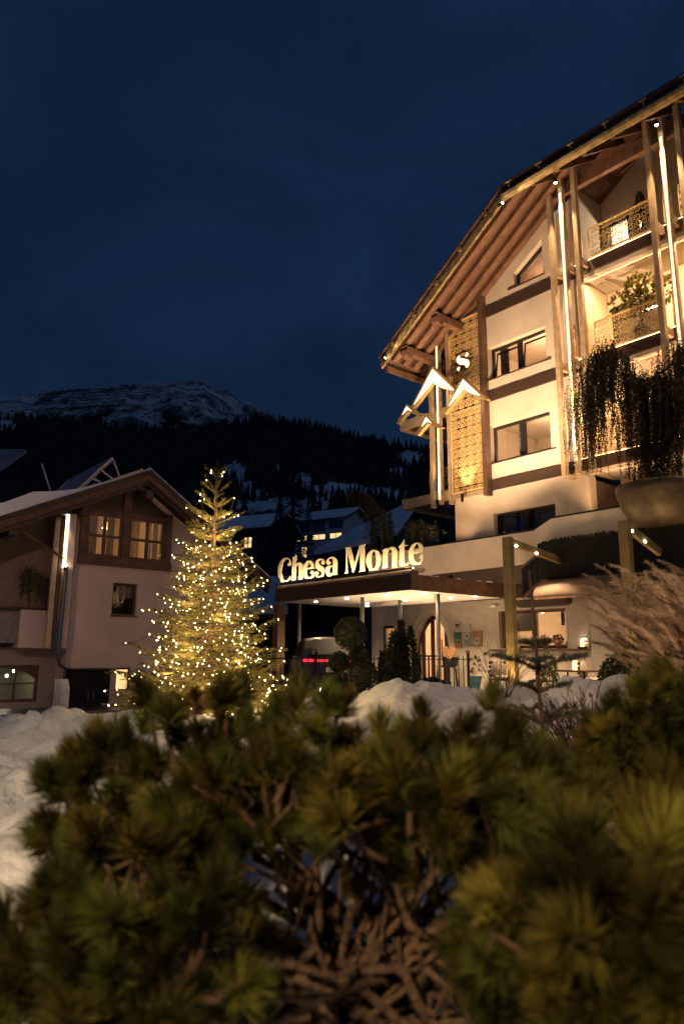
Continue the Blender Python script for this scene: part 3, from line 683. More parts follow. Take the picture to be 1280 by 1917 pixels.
# ---- roof
OV = -2.0; X0, Z0 = -2.9, 11.34; SL = .677; XK, ZK = 2.55, 15.03
def T(x): return Z0+SL*(x-X0)
roof = MB()
xr_ = 9.5; zr = 17.4; xh = XK+(zr-ZK)/SL; yh = OV+(zr-ZK)/.68
th = .16
def slab(mb, P, th):
    P = np.array(P, float); k = len(P); V = np.vstack([P, P-[0, 0, th]])
    mb.add(V, [(i, (i+1) % k, k+(i+1) % k, k+i) for i in range(k)])
    tr = [(0, i, i+1) for i in range(1, k-1)]; mb.add(V, tr); mb.add(V, [(k+c, k+b, k+a) for a, b, c in tr])
slab(roof, [(X0, OV, T(X0)), (XK, OV, ZK), (xh, yh, zr), (xh, 10, zr), (X0, 10, T(X0))], th)
slab(roof, [(XK, OV, ZK), (14, OV, ZK), (14, yh, zr), (xh, yh, zr)], th)
m_rooftop = mat('roof_covering', (.06, .045, .035), .6, var=.2)
R = roof.build('roof', m_rooftop, hotel)
mb = MB()
slab(mb, [(X0+.1, OV+.12, T(X0+.1)-.17), (XK, OV+.12, ZK-.17), (xh, yh, zr-.17), (xh, 2.4, zr-.17), (X0+.1, 2.4, T(X0+.1)-.17)], .05); mb.build('soffit', m_soffit, R)
mb = MB(); slab(mb, [(XK, OV+.12, ZK-.165), (14, OV+.12, ZK-.165), (14, yh, zr-.165), (xh, yh, zr-.165)], .05); mb.build('hip_soffit', m_dkwood, R)
for y in (-1.62, -1.12, -.62, -.16):                      # rafters following the slope
    mb = MB(); xe = XK+.1+(y-OV)*.9
    mb.beam((X0+.28, y, T(X0+.28)-.33), (xe, y, T(xe)-.33), .15, .22, (0, 1, 0)); mb.v[-1] = mb.v[-1]; mb.build('rafter', m_rafter, R)
for x in np.arange(3.5, 13, .85):                          # hip rafters, ends showing below the eave
    mb = MB(); mb.beam((x, OV+.14, ZK-.32), (x, OV+2.4, ZK-.32+2.26*.68), .13, .18); mb.build('rafter', m_soffit, R)
xs = np.linspace(X0+.02, XK, 60)               # verge board, uneven with moss and weather
mb = MB()
for a, b in zip(xs, xs[1:]):
    j = random.uniform(-.008, .008); o = .012*math.sin(a*5)
    P = np.array([(a, OV, T(a)-.17), (b, OV, T(b)-.17), (b, OV, T(b)-.44+o), (a, OV, T(a)-.44+o)]); P[:, 1] += j
    V = np.vstack([P, P+[0, .09, 0]]); mb.add(V, [(3,2,1,0),(4,5,6,7),(0,1,5,4),(2,3,7,6)])
mb.build('verge_board', m_verge, R)
mb = MB(); mb.beam((X0-.05, OV-.02, T(X0-.05)+.02), (XK, OV-.02, ZK+.02), .06, .10, (0, 1, 0)); mb.build('verge_flashing', m_mdwood, R)
mb = MB(); mb.tube([(XK-.02, OV+.02, ZK-.32), (5, OV, ZK-.30), (8, OV+.02, ZK-.31), (11, OV, ZK-.31), (14, OV, ZK-.3)], [.14, .13, .14, .13, .13], 10); mb.build('eave_log', m_verge, R)
mb = MB(); mb.beam((XK, OV-.03, ZK+.03), (14, OV-.03, ZK+.03), .08, .10); mb.build('eave_flashing', m_mdwood, R)
for x in np.arange(XK+.3, 13, 1.05):
    mb = MB(); mb.box((x-.02, OV-.10, ZK-.16), (x+.02, OV-.04, ZK-.02)); mb.box((x-.10, OV-.12, ZK-.02), (x+.10, OV-.03, ZK+.012)); mb.build('snow_guard_bracket', m_verge, R)
for x in np.arange(X0+.6, XK, 1.05):
    mb = MB(); mb.box((x-.05, OV-.05, T(x)-.20), (x+.05, OV-.004, T(x)-.06)); mb.build('snow_guard_bracket', m_verge, R)
# purlins with carved ends
def purlin(x, drop, y0, hgt=.26):
    z = T(x)-.45-drop
    mb = MB(); mb.box((x-.12, y0+.3, z-hgt), (x+.12, .34, z)); o = mb.build('purlin', m_rafter, R)
    mb = MB()
    mb.prism([(y0+.3, z-.002), (y0+.3, z-hgt-.10), (y0+.15, z-hgt-.16), (y0+.02, z-hgt-.05), (y0-.02, z-.16), (y0+.06, z-.06), (y0+.0, z-.002)], x-.14, x+.14, 0)
    mb.build('carved_end', m_rafter, o)
purlin(-2.0, 0, -1.75); purlin(-.75, .02, -1.55)
mb = MB(); mb.beam((1.35, -.22, 15.24), (13, -.22, 15.24), .16, .42); mb.build('tie_beam', m_rafter, hotel)
mb = MB(); mb.prism([(-1.4, 12.3), (-.75, 12.3), (-.75, T(-.75)-.72), (-1.4, T(-1.4)-.5)], .353, 3, 1); mb.build('eave_wall', m_plaster, hotel)
mb = MB(); mb.tube([(X0-.06, OV+.1, T(X0)-.16), (X0-.06, 6, T(X0)-.20)], .075, 10); g = mb.build('gutter', m_mdwood, R)
mb = MB(); mb.box((X0+.02, OV+.2, T(X0)-.50), (X0+.12, 6, T(X0)-.30)); mb.build('eave_board', m_rafter, R)
spotlight(-2.55, OV-.10, T(-2.55)-.42, (0.3, OV-.02, T(.3)-.30), 260, 34, 'small spotlight grazing the weathered verge board above the roof corner')
spotlight(2.62, OV-.12, ZK-.62, (5.6, OV-.0, ZK-.33), 260, 34, 'small spotlight grazing the log eave where the roof slope turns')
for x, y, z, ax, e, cone in ((3.72, -4.12, 4.10, 1.6, 2900, 76), (.9, -4.4, 3.20, .1, 2600, 76)):  # unseen floodlights added to brighten the hotel front
    spotlight(x, y, z, (ax, -.1, 11.2), e, cone, 'added unseen floodlight on the %s aimed up at the hotel front' % ('canopy roof' if x < 2 else 'pergola post beside the canopy' if x < 5 else 'pergola post behind the plume grass'), None, col=(1, .64, .36))
for x in (-2.6, -.4, 1.2):  # lamps added on the deck so the parapet gets light
    spotlight(x, -3.3, 3.14, (x+.3, -1.5, 4.1), 34, 120, 'added unseen floodlight on the canopy roof deck behind %s' % ('the letters Chesa' if x < -2 else 'the letters Mon' if x < 0 else 'the last letter e'), 'added floodlights on the canopy roof deck', col=(1, .60, .30))
for x, e in ((.5, 45), (1.9, 45), (-.9, 120), (4.3, 330), (5.6, 330), (7.2, 330)):  # more unseen lamps, added to wash the front from below
    spotlight(x, -1.0, 3.95, (x-.1, -.05, 9.5), e, 92, 'added unseen floodlight behind the terrace parapet %s' % ('below the gold scroll screen' if x < 0 else 'below the left window leaf' if x < 1 else 'below the right window leaf' if x < 3 else 'next to the wall corner' if x < 5 else 'next to the bronze bowl' if x < 6 else 'behind the bronze bowl'), 'added floodlights behind the terrace parapet', col=(1, .58, .28))

# ---- emblem and letter on the screen
EY = -.80
def trace(s, org, sc, y, k=5):                # photo outline -> (x, z) in the plane y
    return [tuple(on(1, y, org[0]+a/sc, org[1]+b/sc)[[0, 2]]) for a, b in catmull(s, k)]
emb = thing('illuminated_emblem', 'glowing emblem of four mountain peaks with gold rims on the hotel posts', 'sign', (-1.5, EY, 9.5))
PK = [("528,105! 840,420! 830,450! 700,420 560,345 530,325! 265,680! 235,660!", "530,150! 815,430! 700,400 580,355 535,312! 285,620!"),
      ("935,265! 1265,545! 1245,562! 1100,510 950,425! 690,740! 672,715!", "935,288! 1165,500! 1080,480 1000,445 945,405! 745,640!"),
      ("183,612! 300,700 380,775! 360,785 260,740 205,705! 70,885! 45,870!", "183,645! 258,712! 200,682! 128,755!"),
      ("440,755! 640,930! 600,935 520,895 465,870! 330,1030! 300,1020!", "445,790! 512,865! 450,845! 385,912!")]
for i, (a, b) in enumerate(PK):
    yy = EY-(.12 if i in (1, 3) else 0)
    pk = outline_mesh('peak', [trace(a, (735, 670), 7.111, yy)], yy, .16, m_gold, emb)
    outline_mesh('lit_face', [trace(b, (735, 670), 7.111, yy)], yy-.012, .010, m_signw, pk)
    c = np.mean(trace(a, (735, 670), 7.111, yy), 0)
    mb = MB(); mb.tube([(c[0], yy+.165, c[1]+.08), (c[0], -.16 if i == 1 else -.28, c[1]+.08)], .02, 6); mb.build('standoff', m_post, pk)
for (a, e, c3) in ((0, 22, (802, 720)), (1, 16, (858, 745))):
    p = on(1, EY-.25, *c3); lamp('POINT', p, e, (1, .7, .4), emb, .2)
sl_ = thing('illuminated_letter', 'glowing curled letter S in gold on the scroll screen', 'sign', (-1, -.35, 11))
SO = (840, 650); SS = 21.33
body = outline_mesh('letter_body', [trace("700,190 560,215 440,290 350,370 310,480 330,620 400,690 480,710 580,720 650,760 690,840 600,920 480,960 440,920 470,860 440,790 390,780 330,830 320,920 380,980 500,1010 680,980 820,880 910,740 915,620 860,500 760,460 640,440 520,430 480,390 520,300 600,250 680,230 680,330 720,390 800,410 870,330 850,230 790,190", SO, SS, -.30)], -.32, .08, m_gold, sl_)
for s in ("440,340! 350,450 345,560 400,650 480,685 600,690 680,730 715,815! 790,760 815,650 800,540 730,490 600,465 480,455 450,400", "740,210 775,250 760,340 690,365 685,330 715,260", "450,800 430,870 410,940 365,910 370,840 410,800"):
    outline_mesh('lit_face', [trace(s, SO, SS, -.30)], -.335, .010, m_signw, body)

# ---------------------------------------------------------------- terrace over the ground floor
TY = -1.5
ter = MB(); ter.box((-4.1, TY+.13, 3.22), (XR, -.002, 3.40)); ter.build('terrace_floor', m_conc, hotel)
def par(x0, x1, za, zb, zlo):
    mb = MB(); mb.prism([(x0, zlo), (x1, zlo), (x1, zb), (x0, za)], TY, TY+.12, 1); return mb.build('parapet', m_plaster, hotel)
par(-4.1, 2.72, 4.46, 4.46, 3.56); par(2.722, 3.30, 4.46, 4.72, 3.60); par(3.302, XR, 4.72, 4.72, 3.70)
for a, b, za, zb in ((-4.14, 2.70, 4.461, 4.461), (2.702, 3.32, 4.461, 4.721), (3.322, XR, 4.721, 4.721)):
    mb = MB(); mb.prism([(a, za), (b, zb), (b, zb+.04), (a, za+.04)], TY-.03, TY+.15, 1); mb.build('parapet_cap', m_frame, hotel)
mb = MB(); mb.box((-4.1, TY+.122, 3.56), (-3.98, 3, 4.46)); mb.build('side_parapet', m_plaster, hotel)
mb = MB(); mb.box((-4.1, TY+.02, 3.05), (XR, TY+.11, 3.558)); mb.build('terrace_edge', m_band, hotel)
# black planter trough hung on the parapet front, with trailing growth
tr = thing('planter_trough', 'long black planter trough along the terrace front with trailing growth', 'planter', (6, TY-.2, 3.4))
mb = MB(); mb.box((3.05, TY-.32, 3.06), (XR, TY-.01, 4.02)); mb.build('trough', m_black, tr)
def leaf_quads(C, size, up=.3, aspect=.45, col=None, jitter=.35):
    """random small leaf faces at points C"""
    C = np.asarray(C, float); k = len(C); d = rng.normal(size=(k, 3)); d[:, 2] += up; d /= np.linalg.norm(d, axis=1)[:, None]
    e = rng.normal(size=(k, 3)); x = np.cross(d, e); x /= np.linalg.norm(x, axis=1)[:, None]+1e-9
    s = size*rng.uniform(1-jitter, 1+jitter, (k, 1)); b = C; m = C+d*s*.5; t = C+d*s
    V = np.stack([b, m+x*s*aspect*.5, t, m-x*s*aspect*.5], 1).reshape(-1, 3)
    F = np.arange(4*k).reshape(k, 4)
    c = np.repeat(rng.uniform(.5, 1.3, (k, 1))*np.ones((1, 3)) if col is None else col, 4, axis=0)
    return V, F, c
q = np.stack([rng.uniform(3.1, XR, 2600), rng.uniform(TY-.34, TY-.1, 2600), 4.0+rng.uniform(-.03, .08, 2600)*(.6+.4*np.sin(rng.uniform(0, 6, 2600)))], 1)
V, F, c = leaf_quads(q, .09, .8); mb = MB(); mb.add(V, F, c); o = mb.build('trailing_plants', m_dkleaf, tr); o['kind'] = 'stuff'
# stair with black panelled railing up to the terrace
st = thing('outdoor_stair', 'steep outdoor stair with black panelled railing beside the planter trough', 'stair', (2.6, -1.9, 3))
A = on(1, -1.75, 975, 1064); B = on(1, -1.75, 1033, 1016)
k = 6
for i in range(k):
    a = A+(B-A)*i/k; b = A+(B-A)*(i+1)/k; mb = MB()
    mb.prism([(a[0]+.01, a[2]-.75), (b[0]-.01, b[2]-.75), (b[0]-.01, b[2]-.04), (a[0]+.01, a[2]-.04)], -1.74, -1.70, 1); mb.build('railing_panel', m_black, st)
    mb = MB(); mb.box((a[0], -1.69, a[2]-.80), (b[0], -1.51, a[2]-.74)); mb.build('tread', m_dkwood, st)
mb = MB(); mb.beam(A, B, .06, .05); mb.build('handrail', m_mdwood, st)
mb = MB(); mb.beam(A-[0, 0, .80], B-[0, 0, .80], .10, .06); mb.build('stringer', m_mdwood, st)

# ---------------------------------------------------------------- ground floor wall
GF = MB(); holes_big = (.25, 2.62, 1.28, 2.42)
AX, AW, AZ = -2.62, .86, 2.42
def archz(x): 
    t = min(1, abs(x-AX)/AW); return 1.15+(AZ-1.15)*max(0, 1-t**2.0)**.62
for a, b in zip(np.linspace(AX-AW, AX+AW, 23), np.linspace(AX-AW, AX+AW, 23)[1:]):
    za, zb = archz(a), archz(b); GF.add([(a, 0, za), (b, 0, zb), (b, 0, 3.22), (a, 0, 3.22)], [(0, 1, 2, 3)])
    GF.add([(a, 0, za), (b, 0, zb), (b, .45, zb), (a, .45, za)], [(3, 2, 1, 0)])
for x in (AX-AW, AX+AW): GF.add([(x, 0, -.1), (x, .45, -.1), (x, .45, 1.15), (x, 0, 1.15)], [(0, 1, 2, 3)])
wall_holes(GF, -5.6, AX-AW, -.1, 3.22, 0, .4, [(-5.08, -4.42, .05, 2.12)])
wall_holes(GF, AX+AW, 5.05, -.1, 3.22, 0, .4, [holes_big])
GF.build('ground_floor_wall', m_rough, hotel)
wall2 = MB(); wall_holes(wall2, 5.05, XR, -.1, 3.22, .05, .45, [(5.45, 5.72, 1.25, 2.35)]); wall2.build('ground_floor_wall', m_rough, hotel)
mb = MB(); mb.box((-5.6, .4, -.1), (-5.2, 6, 3.3)); mb.build('side_wall', m_rough, hotel)
# thick plaster pier with a splayed edge
mb = MB(); mb.prism([(2.64, .02), (2.64, -.02), (3.35, -.03), (3.55, -.30), (4.35, -.30), (4.6, -.02), (4.6, .02)], -.05, 2.75, 2); mb.build('plaster_pier', m_rough, hotel)
# arched hood moulding round the door
mb = MB(); aa = np.linspace(-1.15, 1.15, 26)
for a, b in zip(aa, aa[1:]):
    def O(t, g): 
        s = t*(AW+g); zz = 1.15+(AZ+g*.9-1.15)*max(0, 1-min(1, abs(t))**2.0)**.62 if abs(t) < 1 else 1.15-(abs(t)-1)*6
        return (AX+max(-AW-g, min(AW+g, s)), zz)
    p0, p1, p2, p3 = O(a, .02), O(b, .02), O(b, .22), O(a, .22)
    mb.add([(p0[0], -.055, p0[1]), (p1[0], -.055, p1[1]), (p2[0], -.02, p2[1]), (p3[0], -.02, p3[1])], [(3, 2, 1, 0)])
mb.build('arch_moulding', m_plaster, hotel)
# entrance door: dark frame following the arch, glass leaves
dr = MB(); xs = np.linspace(AX-AW, AX+AW, 23)
for a, b in zip(xs, xs[1:]):
    za, zb = archz(a), archz(b); dr.add([(a, .25, max(.0, za-.14)), (b, .25, max(0, zb-.14)), (b, .25, zb), (a, .25, za), (a, .33, max(0, za-.14)), (b, .33, max(0, zb-.14))], [(0, 1, 2, 3), (4, 5, 1, 0)])
for x in (AX-.62, AX-.18, AX+.45): dr.box((x-.06, .248, 0), (x+.06, .33, archz(x)-.10))
dr.box((AX+.52, .247, 0), (AX+AW, .33, 1.3)); dr.box((AX-AW, .247, 0), (AX+AW, .33, .28))
door = dr.build('entrance_door', m_dkwood, hotel)
mb = MB(); 
for a, b in zip(xs, xs[1:]): mb.add([(a, .29, .25), (b, .29, .25), (b, .29, archz(b)-.12), (a, .29, archz(a)-.12)], [(0, 1, 2, 3)])
mb.build('pane', m_glass, door)
mb = MB(); mb.beam((AX+.30, .22, .9), (AX+.30, .22, 1.6), .03, .03, (0, 1, 0)); mb.build('handle', m_grey, door)
lobby = room('lobby', -5.19, .1, .0, 3.0, .41, 4.5, m_room, 220, (1, .58, .30), lpos=(-3.2, 2.4, 2.2))
mb = MB(); mb.box((-4.6, 4.2, .0), (-1.2, 4.4, 1.1)); mb.build('reception_desk', m_mdwood, lobby)
mb = MB(); mb.box((-3.4, 3.3, .9), (-2.9, 3.4, 1.25)); mb.build('red_lamp_shade', m_red, lobby)
mb = MB(); mb.box((-2.0, 3.0, .4), (-1.75, 3.1, 1.4)); mb.build('red_lamp_shade', m_red, lobby)
window_rect(-5.08, -4.42, .05, 2.12, .12, .09, mull=False, glass=m_glass)
mb = MB(); mb.box((-4.75, .5, .4), (-4.55, .7, 1.35)); mb.sphere((-4.65, .6, 1.45), .12); mb.build('display_figure', m_white, lobby)
# restaurant window
RW = window_rect(*holes_big, .16, .09, glass=m_glass, frame=m_mdwood)
mb = MB(); mb.box((holes_big[0]+.1, .30, 1.80), (1.30, .33, 2.40)); mb.build('roller_blind', m_room, RW)
rest = room('restaurant_room', .12, 4.9, .2, 3.0, .41, 4.6, m_room, 330, (1, .60, .30), lpos=(3.2, 2.6, 2.0))
mb = MB(); mb.box((.5, 3.2, .25), (4.6, 4.4, 1.55)); mb.build('counter', m_dkwood, rest)
for yb in (1.2, 2.4, 3.6):
    mb = MB(); mb.box((.2, yb, 2.62), (4.8, yb+.18, 2.85)); mb.build('ceiling_beam', m_rafter, rest)
mb = MB(); mb.box((1.55, 1.4, 2.0), (1.63, 1.48, 2.55)); mb.build('pendant_lamp', m_black, rest)
mb = MB(); mb.box((-.0, -.20, 1.20), (5.2, -.0, 1.26)); mb.build('sill_shelf', m_mdwood, hotel)
# timber beams carrying the terrace
for a, b, z0, z1, y0 in ((-1.15, 1.9, 2.78, 3.05, -.34), (1.3, 3.0, 2.46, 2.68, -.50), (2.2, 4.1, 2.72, 2.98, -.8), (2.0, 4.9, 2.98, 3.2, -1.2)):
    mb = MB(); mb.prism([(a, z0+.05), (a+.08, z0), (b-.08, z0), (b, z0+.05), (b, z1), (a, z1)], y0, y0+.28, 1); mb.build('timber_beam', m_dkwood, hotel)
# folded awning
aw = thing('folded_awning', 'rolled beige fabric awning above the terrace seating', 'awning', (5, -1.9, 3))
mb = MB(); a0 = on(1, -1.9, 1018, 1100)[0]; xs = np.linspace(a0, XR, 40)
V = []; prof = [(-1.62, 3.02), (-1.9, 2.98), (-2.3, 2.80), (-2.42, 2.66), (-2.40, 2.52), (-2.36, 2.50), (-1.62, 2.86)]
for i, x in enumerate(xs):
    for (y, z) in prof: V.append((x, y+.012*math.sin(i*1.3), z+.02*math.sin(i*.9+y*3)))
kp = len(prof); mb.add(V, [(i*kp+j, i*kp+j+1, (i+1)*kp+j+1, (i+1)*kp+j) for i in range(39) for j in range(kp-1)])
m_awn = mat('awning_cloth', (.17, .12, .09), .9, var=.1, vscale=3); mb.build('cloth', m_awn, aw, True)
mb = MB(); mb.box((a0-.05, -2.40, 2.47), (XR, -2.33, 2.53)); mb.build('front_bar', m_mdwood, aw)
mb = MB(); mb.beam((a0+.05, -1.6, 2.9), (a0+.05, -2.38, 2.5), .04, .05); mb.build('arm', m_grey, aw)

# ---------------------------------------------------------------- canopy with the name
can = thing('entrance_canopy', 'flat timber-clad entrance canopy with white lit soffit on steel poles', 'canopy', (-1.3, -3.4, 0))
CX0, CX1, CY0, CY1, CZ0 = -4.30, 1.69, -5.29, -1.52, 2.66
for i, (z0, z1) in enumerate(((CZ0, 2.80), (2.802, 2.94), (2.942, 3.06))):
    e = .015*i
    for a, b in (((CX0+e, CY0+e, z0), (CX1-e, CY0+e+.05, z1)), ((CX1-e-.05, CY0+e+.051, z0), (CX1-e, CY1, z1)), ((CX0+e, CY0+e+.051, z0), (CX0+e+.05, CY1, z1))):
        mb = MB(); mb.box(a, b); mb.build('fascia_board', m_mdwood if (a[0] > 0) else m_dkwood, can)
mb = MB(); mb.box((CX0+.052, CY0+.052, CZ0+.01), (CX1-.052, CY1, CZ0+.05)); soff = mb.build('soffit', m_white, can)
mb = MB(); mb.box((CX0+.08, CY0+.08, 3.00), (CX1-.08, CY1, 3.05)); mb.build('roof_deck', m_dkwood, can)
mb = MB()
for _ in range(60):
    x = random.uniform(.5, 1.5); y = random.uniform(-5, -1.7); mb.sphere((x, y, 3.07), random.uniform(.05, .14), 7, 4, (1, 1, .5))
o = mb.build('roof_gravel_snow', m_vsnow, can); o['kind'] = 'stuff'
SGY = CY0+.12
for (x, y) in ((-2.6, -4.3), (-.6, -3.2), (.7, -4.6)):
    spotlight(x, y, .18, (x+.2, y+.4, 2.6), 330, 130, 'ground uplight beneath the entrance canopy %s' % ('near the timber column' if x < -2 else 'near the arched door' if x < 0 else 'near the corner pole'), 'uplights under the canopy', col=(1, .66, .36))
mb = MB(); mb.box((CX0+.02, SGY-.10, 3.062), (CX1-.02, SGY+.18, 3.16)); mb.build('sign_board', m_dkwood, can)
mb = MB(); mb.box((CX0+.25, CY0-.035, 3.068), (CX1-.25, CY0+.00, 3.085)); mb.build('drip_edge', m_gold, can)
mb = MB(); mb.box((1.45, SGY-.08, 3.162), (1.69, SGY+.4, 3.24)); mb.build('sign_driver_box', m_post, can)
poles = [on(2, CZ0, 819, 1113), on(2, CZ0, 748, 1124), on(2, CZ0, 678, 1119), on(2, CZ0, 561, 1132)]
for i, p in enumerate(poles):
    y = min(p[1], CY1-.1); mb = MB(); mb.tube([(p[0], y, 0), (p[0], y, CZ0+.02)], .06, 12); o = mb.build('pole', m_grey, can)
    mb = MB(); mb.lathe((p[0], y, .0), [(.12, .0), (.12, .03), (.062, .035)], 12); mb.build('base_plate', m_grey, o)
p = on(1, CY0+.5, 517, 1132); mb = MB(); mb.box((p[0]-.14, p[1]-.02, 0), (p[0]+.14, p[1]+.26, CZ0)); mb.build('timber_column', m_mdwood, can)
for (x, y) in ((-3.2, -4.5), (-1.6, -4.6), (.1, -4.6), (1.1, -4.2), (-2.6, -2.9), (-.9, -2.9), (.6, -2.6), (1.35, -2.4), (-3.4, -2.2)):
    mb = MB(); mb.lathe((x, y, CZ0-.002), [(.0, 0), (.045, 0), (.055, .006), (.055, .02)], 12); o = mb.build('downlight', m_ledw, can)
    lamp('SPOT', (x, y, CZ0-.02), 380, (1, .66, .36), can, .04, (x, y, 0), 150, .8)
# letters
sign = thing('name_sign', 'large gilded serif letters reading Chesa Monte on the canopy edge', 'sign', (-1.3, SGY, 3.16))
G1 = ((512, 1030), 16.); G2 = ((570, 1025), 16.); G3 = ((640, 1010), 16.); G4 = ((710, 1000), 14.222)
LET = [
 (G1, "520,400 505,450 465,483 425,460 412,415 435,395 460,370 465,320 440,285 400,270 350,285 300,335 265,410 240,500 228,600 235,700 255,780 290,860 330,905 380,908 430,880 470,820 488,775! 515,785! 490,850 440,915 380,948 300,955 200,958! 190,880 150,810 128,700 128,580 150,460 200,350 260,275 330,232 400,228 470,265 510,330", None),
 (G1, "555,210! 675,160! 665,440! 700,400 770,365 830,385 862,450 865,560 862,870! 740,885! 755,600 755,480 740,435 710,440 665,520! 655,890! 530,915! 545,700 570,300!", None),
 (G1, "1215,550! 990,580! 995,680 1020,780 1060,812 1110,800 1140,760 1140,720 1100,690 1110,640 1160,612 1200,650 1208,710 1185,790 1140,840 960,865! 900,780 882,640 895,500 940,390 1010,325 1080,310 1150,345 1195,430", "997,528! 1010,460 1040,370 1067,345 1090,380 1108,460 1113,508!"),
 (G2, "595,440 575,490 540,508 500,480 495,440 520,420 515,385 480,368 440,385 410,430 420,480 470,530 540,580 585,650 590,720 570,800 550,870! 370,900! 320,840 305,780 325,730 365,718 405,750 400,790 375,815 390,850 430,862 480,840 510,790 490,730 420,680 350,620 320,560 320,480 350,400 410,350 480,330 550,350", None),
 (G2, "645,430 670,370 730,310 810,275 890,300 945,360 970,450 970,640 965,740 975,815! 845,830! 845,790! 800,835 770,865 690,865! 640,800 615,710 630,620 690,565 780,535 845,550! 850,470 845,390 820,335 780,322 740,345 720,390 740,420 765,440 750,490 710,518 665,495", "845,590! 790,580 750,620 740,690 755,760 785,785 830,760 848,700!"),
 (G3, "90,245! 240,228! 375,715! 520,180! 685,145! 660,220 665,500 665,870! 685,945! 490,985! 535,930 545,800 535,500 540,300! 520,340! 345,990! 320,990! 150,360! 145,500 148,920! 178,1005! 70,1030! 110,940 115,800 115,300!", None),
 (G3, "940,305 1040,335 1110,400 1155,510 1165,620 1140,730 1085,830 1075,905! 815,940! 800,870 750,790 722,690 725,570 770,440 840,350", "945,345 900,390 870,490 862,620 870,750 900,850 935,885 980,850 1015,760 1025,620 1015,490 985,395"),
 (G4, "70,425! 205,370! 205,450! 260,370 340,340 410,365 455,430 465,520 460,800 485,870! 330,885! 340,800 335,500 320,430 285,405 245,425 210,490! 210,850 225,895! 75,915! 90,850 90,650 95,490!", None),
 (G4, "485,345! 560,290 620,210 650,140! 655,200 655,290! 755,285! 745,310! 655,330! 655,600 660,720 680,790 710,795 740,770 760,738! 775,745! 755,800 710,840 600,860! 555,850! 530,780 530,600 530,345! 485,355!", None),
 (G4, "1170,470! 900,515! 905,600 930,690 980,750 1030,755 1080,730 1115,680 1100,645 1055,630 1070,585 1130,550 1165,600 1165,670 1130,750 1080,800 850,825! 830,760 780,660 768,540 790,430 850,310 920,245 1000,225 1090,250 1150,330 1175,420", "902,458! 915,380 945,290 985,258 1030,300 1050,380 1060,432!")]
for (org, sc), o_, h_ in LET:
    lp = [trace(o_, org, sc, SGY)]+([trace(h_, org, sc, SGY)] if h_ else [])
    outline_mesh('letter', lp, SGY, .03, m_letter, sign)
mb = MB(); mb.box((CX0+.2, SGY-.22, 3.165), (1.86, SGY-.18, 3.185)); bar = mb.build('light_bar', m_black, sign)
mb = MB(); mb.box((CX0+.2, SGY-.215, 3.186), (1.86, SGY-.185, 3.192)); mb.build('light_strip', mat('sign_wash', (1, .9, .7), emit=(1, .72, .42), estr=130), bar)
mb = MB(); mb.box((CX0+.2, SGY-.239, 3.15), (1.86, SGY-.222, 3.205)); mb.build('light_shield', m_dkwood, bar)

# ================================================================ house on the left (gable front in the plane x = -10)
HX, VX = -10.0, -9.0
lh = thing('chalet_house', 'pink plaster chalet with broad timber gable and snowy roof behind the lit fir', 'house', (-11, -8, -.8))
def yz(x, u, v): p = on(0, x, u, v); return np.array([p[1], p[2]])
rT = yz(VX, 282, 879); lT = yz(VX, -60, 985); rB = yz(VX, 506, 1084)
lsl = (rT[1]-lT[1])/(rT[0]-lT[0]); rsl = (rT[1]-rB[1])/(rB[0]-rT[0])
def rz(y): return rT[1]-(lsl*(rT[0]-y) if y < rT[0] else rsl*(y-rT[0]))
YL, YR = -19.0, rB[0]
def yprism(mb, poly, x0, x1): mb.prism(poly, x0, x1, 0)
for nm, a, b in (('roof', YL, rT[0]), ('roof', rT[0], YR)):
    mb = MB(); yprism(mb, [(a, rz(a)-.02), (b, rz(b)-.02), (b, rz(b)-.20), (a, rz(a)-.20)], VX-.03, -24); lroof = mb.build(nm, m_soffit, lh)
    for k_, (o0, o1, xx, mm) in enumerate(((.0, .17, VX+.05, m_dkwood), (.172, .40, VX, m_mdwood), (.402, .55, VX-.12, m_dkwood))):
        mb = MB(); yprism(mb, [(a, rz(a)-o0), (b, rz(b)-o0), (b, rz(b)-o1), (a, rz(a)-o1)], xx-.10, xx); mb.build('verge_board', mm, lroof)
    for x in (-9.5, -10.4):
        mb = MB(); yprism(mb, [(a, rz(a)-.21), (b, rz(b)-.21), (b, rz(b)-.36), (a, rz(a)-.36)], x, x-.14); mb.build('rafter', m_dkwood, lroof)
mb = MB()                                                  # thick snow lying on the roof
pts = [(YL, .28), (-15, .36), (-13.2, .52), (-12.2, .42), (-11.4, .48), (-10.8, .30), (-10.0, .12), (rT[0]-1.2, .07), (rT[0]-.2, .05), (rT[0], .05)]
for (a, ha), (b, hb) in zip(pts, pts[1:]):
    for xa, xb in ((VX-.06, -12), (-12.001, -24)):
        yprism(mb, [(a, rz(a)-.01), (b, rz(b)-.01), (b, rz(b)+hb), (a, rz(a)+ha)], xa, xb)
yprism(mb, [(rT[0], rz(rT[0])-.01), (YR, rz(YR)-.01), (YR, rz(YR)+.12), (rT[0], rz(rT[0])+.10)], VX-.06, -24)
mb.build('snow_cover', m_vsnow, lh)
